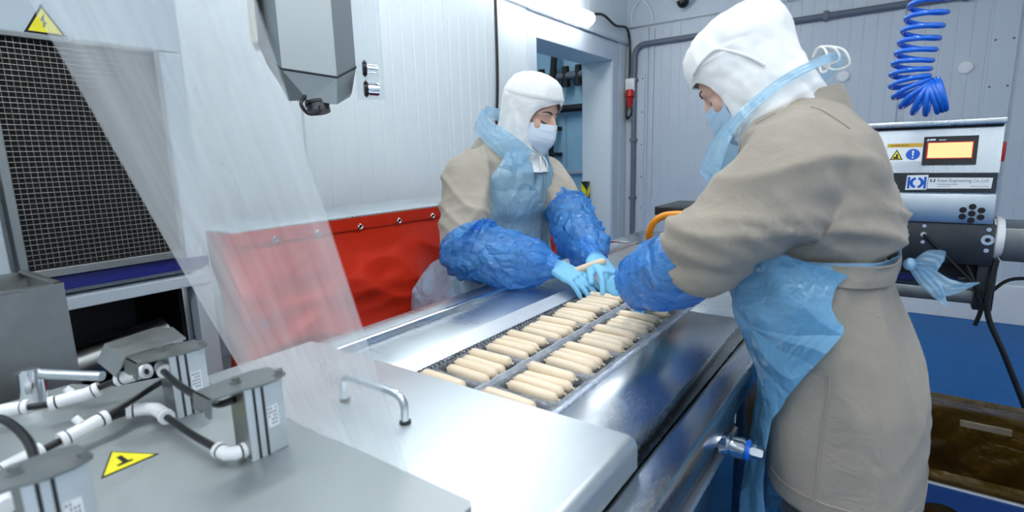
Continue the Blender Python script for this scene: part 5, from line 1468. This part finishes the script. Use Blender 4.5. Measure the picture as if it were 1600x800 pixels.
# diagonal hood pleat gathered behind the ear
B().tube(bez([hR(0.074, 0.071, 0.066), hR(0.045, 0.090, 0.068), hR(0.010, 0.099, 0.066), hR(-0.010, 0.100, 0.045), hR(-0.035, 0.096, 0.0), hR(-0.045, 0.092, -0.03)], 8), 0.0030, 8).done('hood_seam', 'hood', PR)
# apron neck strap from the nape to the chest
axR = lambda p: V(-0.175-0.9*(1.50-p.z)*0.3, 1.165, p.z-0.015)
st_ = ribbon([V(-0.098, 1.165, 1.528), V(-0.110, 1.105, 1.522), V(-0.155, 1.066, 1.498), V(-0.205, 1.050, 1.462), V(-0.255, 1.055, 1.415), V(-0.290, 1.075, 1.360), V(-0.305, 1.09, 1.31)], [0.012, 0.015, 0.016, 0.017, 0.024, 0.06, 0.09],
             [V(0.2, 0.1, 1), V(0.3, -0.1, 1), V(0.45, -0.15, 0.85), V(0.55, -0.2, 0.8), V(0.6, -0.35, 0.6), V(0.5, -0.8, 0.3), V(0.4, -0.9, 0.2)], 0.002, 0.001, 8, 6, 3, axR)
st_.done('neck_strap', 'apron', PR, angle=80)
st_ = ribbon([V(-0.098, 1.165, 1.528), V(-0.112, 1.225, 1.520), V(-0.160, 1.268, 1.490), V(-0.225, 1.280, 1.440), V(-0.285, 1.26, 1.380), V(-0.305, 1.24, 1.31)], [0.012, 0.015, 0.016, 0.022, 0.05, 0.09],
             [V(0.2, -0.1, 1), V(0.3, 0.1, 1), V(0.45, 0.15, 0.85), V(0.55, 0.2, 0.8), V(0.5, 0.6, 0.4), V(0.4, 0.9, 0.2)], 0.002, 0.001, 8, 6, 3, axR)
st_.done('neck_strap', 'apron', PR, angle=80)
# apron sheet
edge = [(1.30, 0.75), (1.23, 1.05), (1.19, 1.60), (1.17, 1.90), (1.15, 1.80), (1.12, 1.735), (1.10, 1.75), (1.085, 1.80), (1.06, 1.70), (1.00, 1.45), (0.94, 1.22), (0.88, 1.05), (0.83, 1.06), (0.70, 1.15), (0.50, 1.22)]
edge_r = sorted(edge)
def eth(z):
    for a, b in zip(edge_r, edge_r[1:]):
        if z <= b[0]: return a[1]+(b[1]-a[1])*max(0, (z-a[0])/(b[0]-a[0]))
    return edge_r[-1][1]
def offR(z, th):
    e = 0.010 + 0.005*ridge((th*3.2+z*4, z*6-th*2, 2.5)) + 0.005*noise.noise((th*6, z*9, 4)) + 0.003*ridge((th*9+z*9, z*14, 8))
    kf = max(0, math.cos(th-0.3))
    e += 0.012*math.exp(-((z-1.18)/0.03)**2)
    e += 0.024*kf*math.exp(-((z-1.12)/0.14)**2)
    if z < 0.88 and th > 0.5: e += 0.018*min(1, (0.88-z)/0.1)*min(1, (th-0.5)/0.3)
    if z < 0.92:
        k = min(1, (0.92-z)/0.25); e += k*(0.028 + 0.018*math.sin(th*10+z*4))*max(0.0, math.cos(th*0.8))
    return e
zs = [1.315-(1.315-0.50)*i/90 for i in range(91)]
g = wrap(bvhR, cR, zs, lambda z: -1.2, eth, 90, offR, F, L, None, 0.77)
# keep the sheet clear of the table edge
for r in g:
    for p in r:
        if p.z < 0.935: p.x = max(p.x, -0.205)
B().grid(g).done('apron', 'apron_r', PR, angle=80)
# waist tie of the apron and its bow at the back
g = wrap(bvhR, cR, [1.187-0.004*i for i in range(6)], lambda z: 1.4, lambda z: 3.3, 60, lambda z, th: 0.012+0.002*math.sin(th*12), F, L)
B().grid(g, 0.0012).done('waist_tie', 'apron', PR, angle=80)
kb = V(0.030, 1.135, 1.168)
w = B(); w.sphere(kb, 0.010, 12, (1, 0.9, 1.1)); w.done('bow_knot', 'apron', PR)
for pts, wd, sd in (
    ([kb, kb+V(0.018, -0.010, 0.016), kb+V(0.040, -0.012, 0.014), kb+V(0.034, -0.004, -0.006), kb], [0.012, 0.026, 0.030, 0.024, 0.012], 1),
    ([kb, kb+V(0.020, -0.006, -0.022), kb+V(0.040, -0.010, -0.040), kb+V(0.056, -0.012, -0.064)], [0.012, 0.026, 0.026, 0.003], 2),
    ([kb, kb+V(0.030, -0.006, -0.018), kb+V(0.058, -0.010, -0.034), kb+V(0.092, -0.012, -0.020)], [0.012, 0.026, 0.030, 0.003], 3)):
    ribbon(pts, wd, [V(0.35, -0.15, 1)], 0.0012, 0.0012, 8, 6, sd).done('bow_ribbon', 'apron', PR, angle=80)
oversleeve([elN+V(-0.004, 0.004, -0.004), elN.lerp(wrN, 0.30), elN.lerp(wrN, 0.62)+V(0, 0, -0.003), elN.lerp(wrN, 0.90), wrN+V(-0.012, 0.016, -0.010)], [0.056, 0.070, 0.071, 0.064, 0.032], PR, 3.3, 0.5)
oversleeve([elF+V(0.0, -0.01, 0.02), elF.lerp(wrF, 0.40), elF.lerp(wrF, 0.75), wrF+V(-0.004, -0.004, -0.01)], [0.070, 0.072, 0.058, 0.036], PR, 5.3, 0.7)
hand('glove', wrN+V(-0.010, 0.020, -0.014), (0.12, 0.95, -0.22), (-0.2, 0.25, 0.9), 1, [(0.3, 0.25), (0.35, 0.3), (0.4, 0.3), (0.45, 0.35), (0.4, 0.1)], PR)
hand('glove', wrF+V(-0.004, -0.004, -0.012), (-0.55, -0.30, -0.25), (-0.3, 0.0, 0.9), -1, [(0.2, 0.25), (0.25, 0.3), (0.3, 0.3), (0.35, 0.35), (0.4, 0.1)], PR)
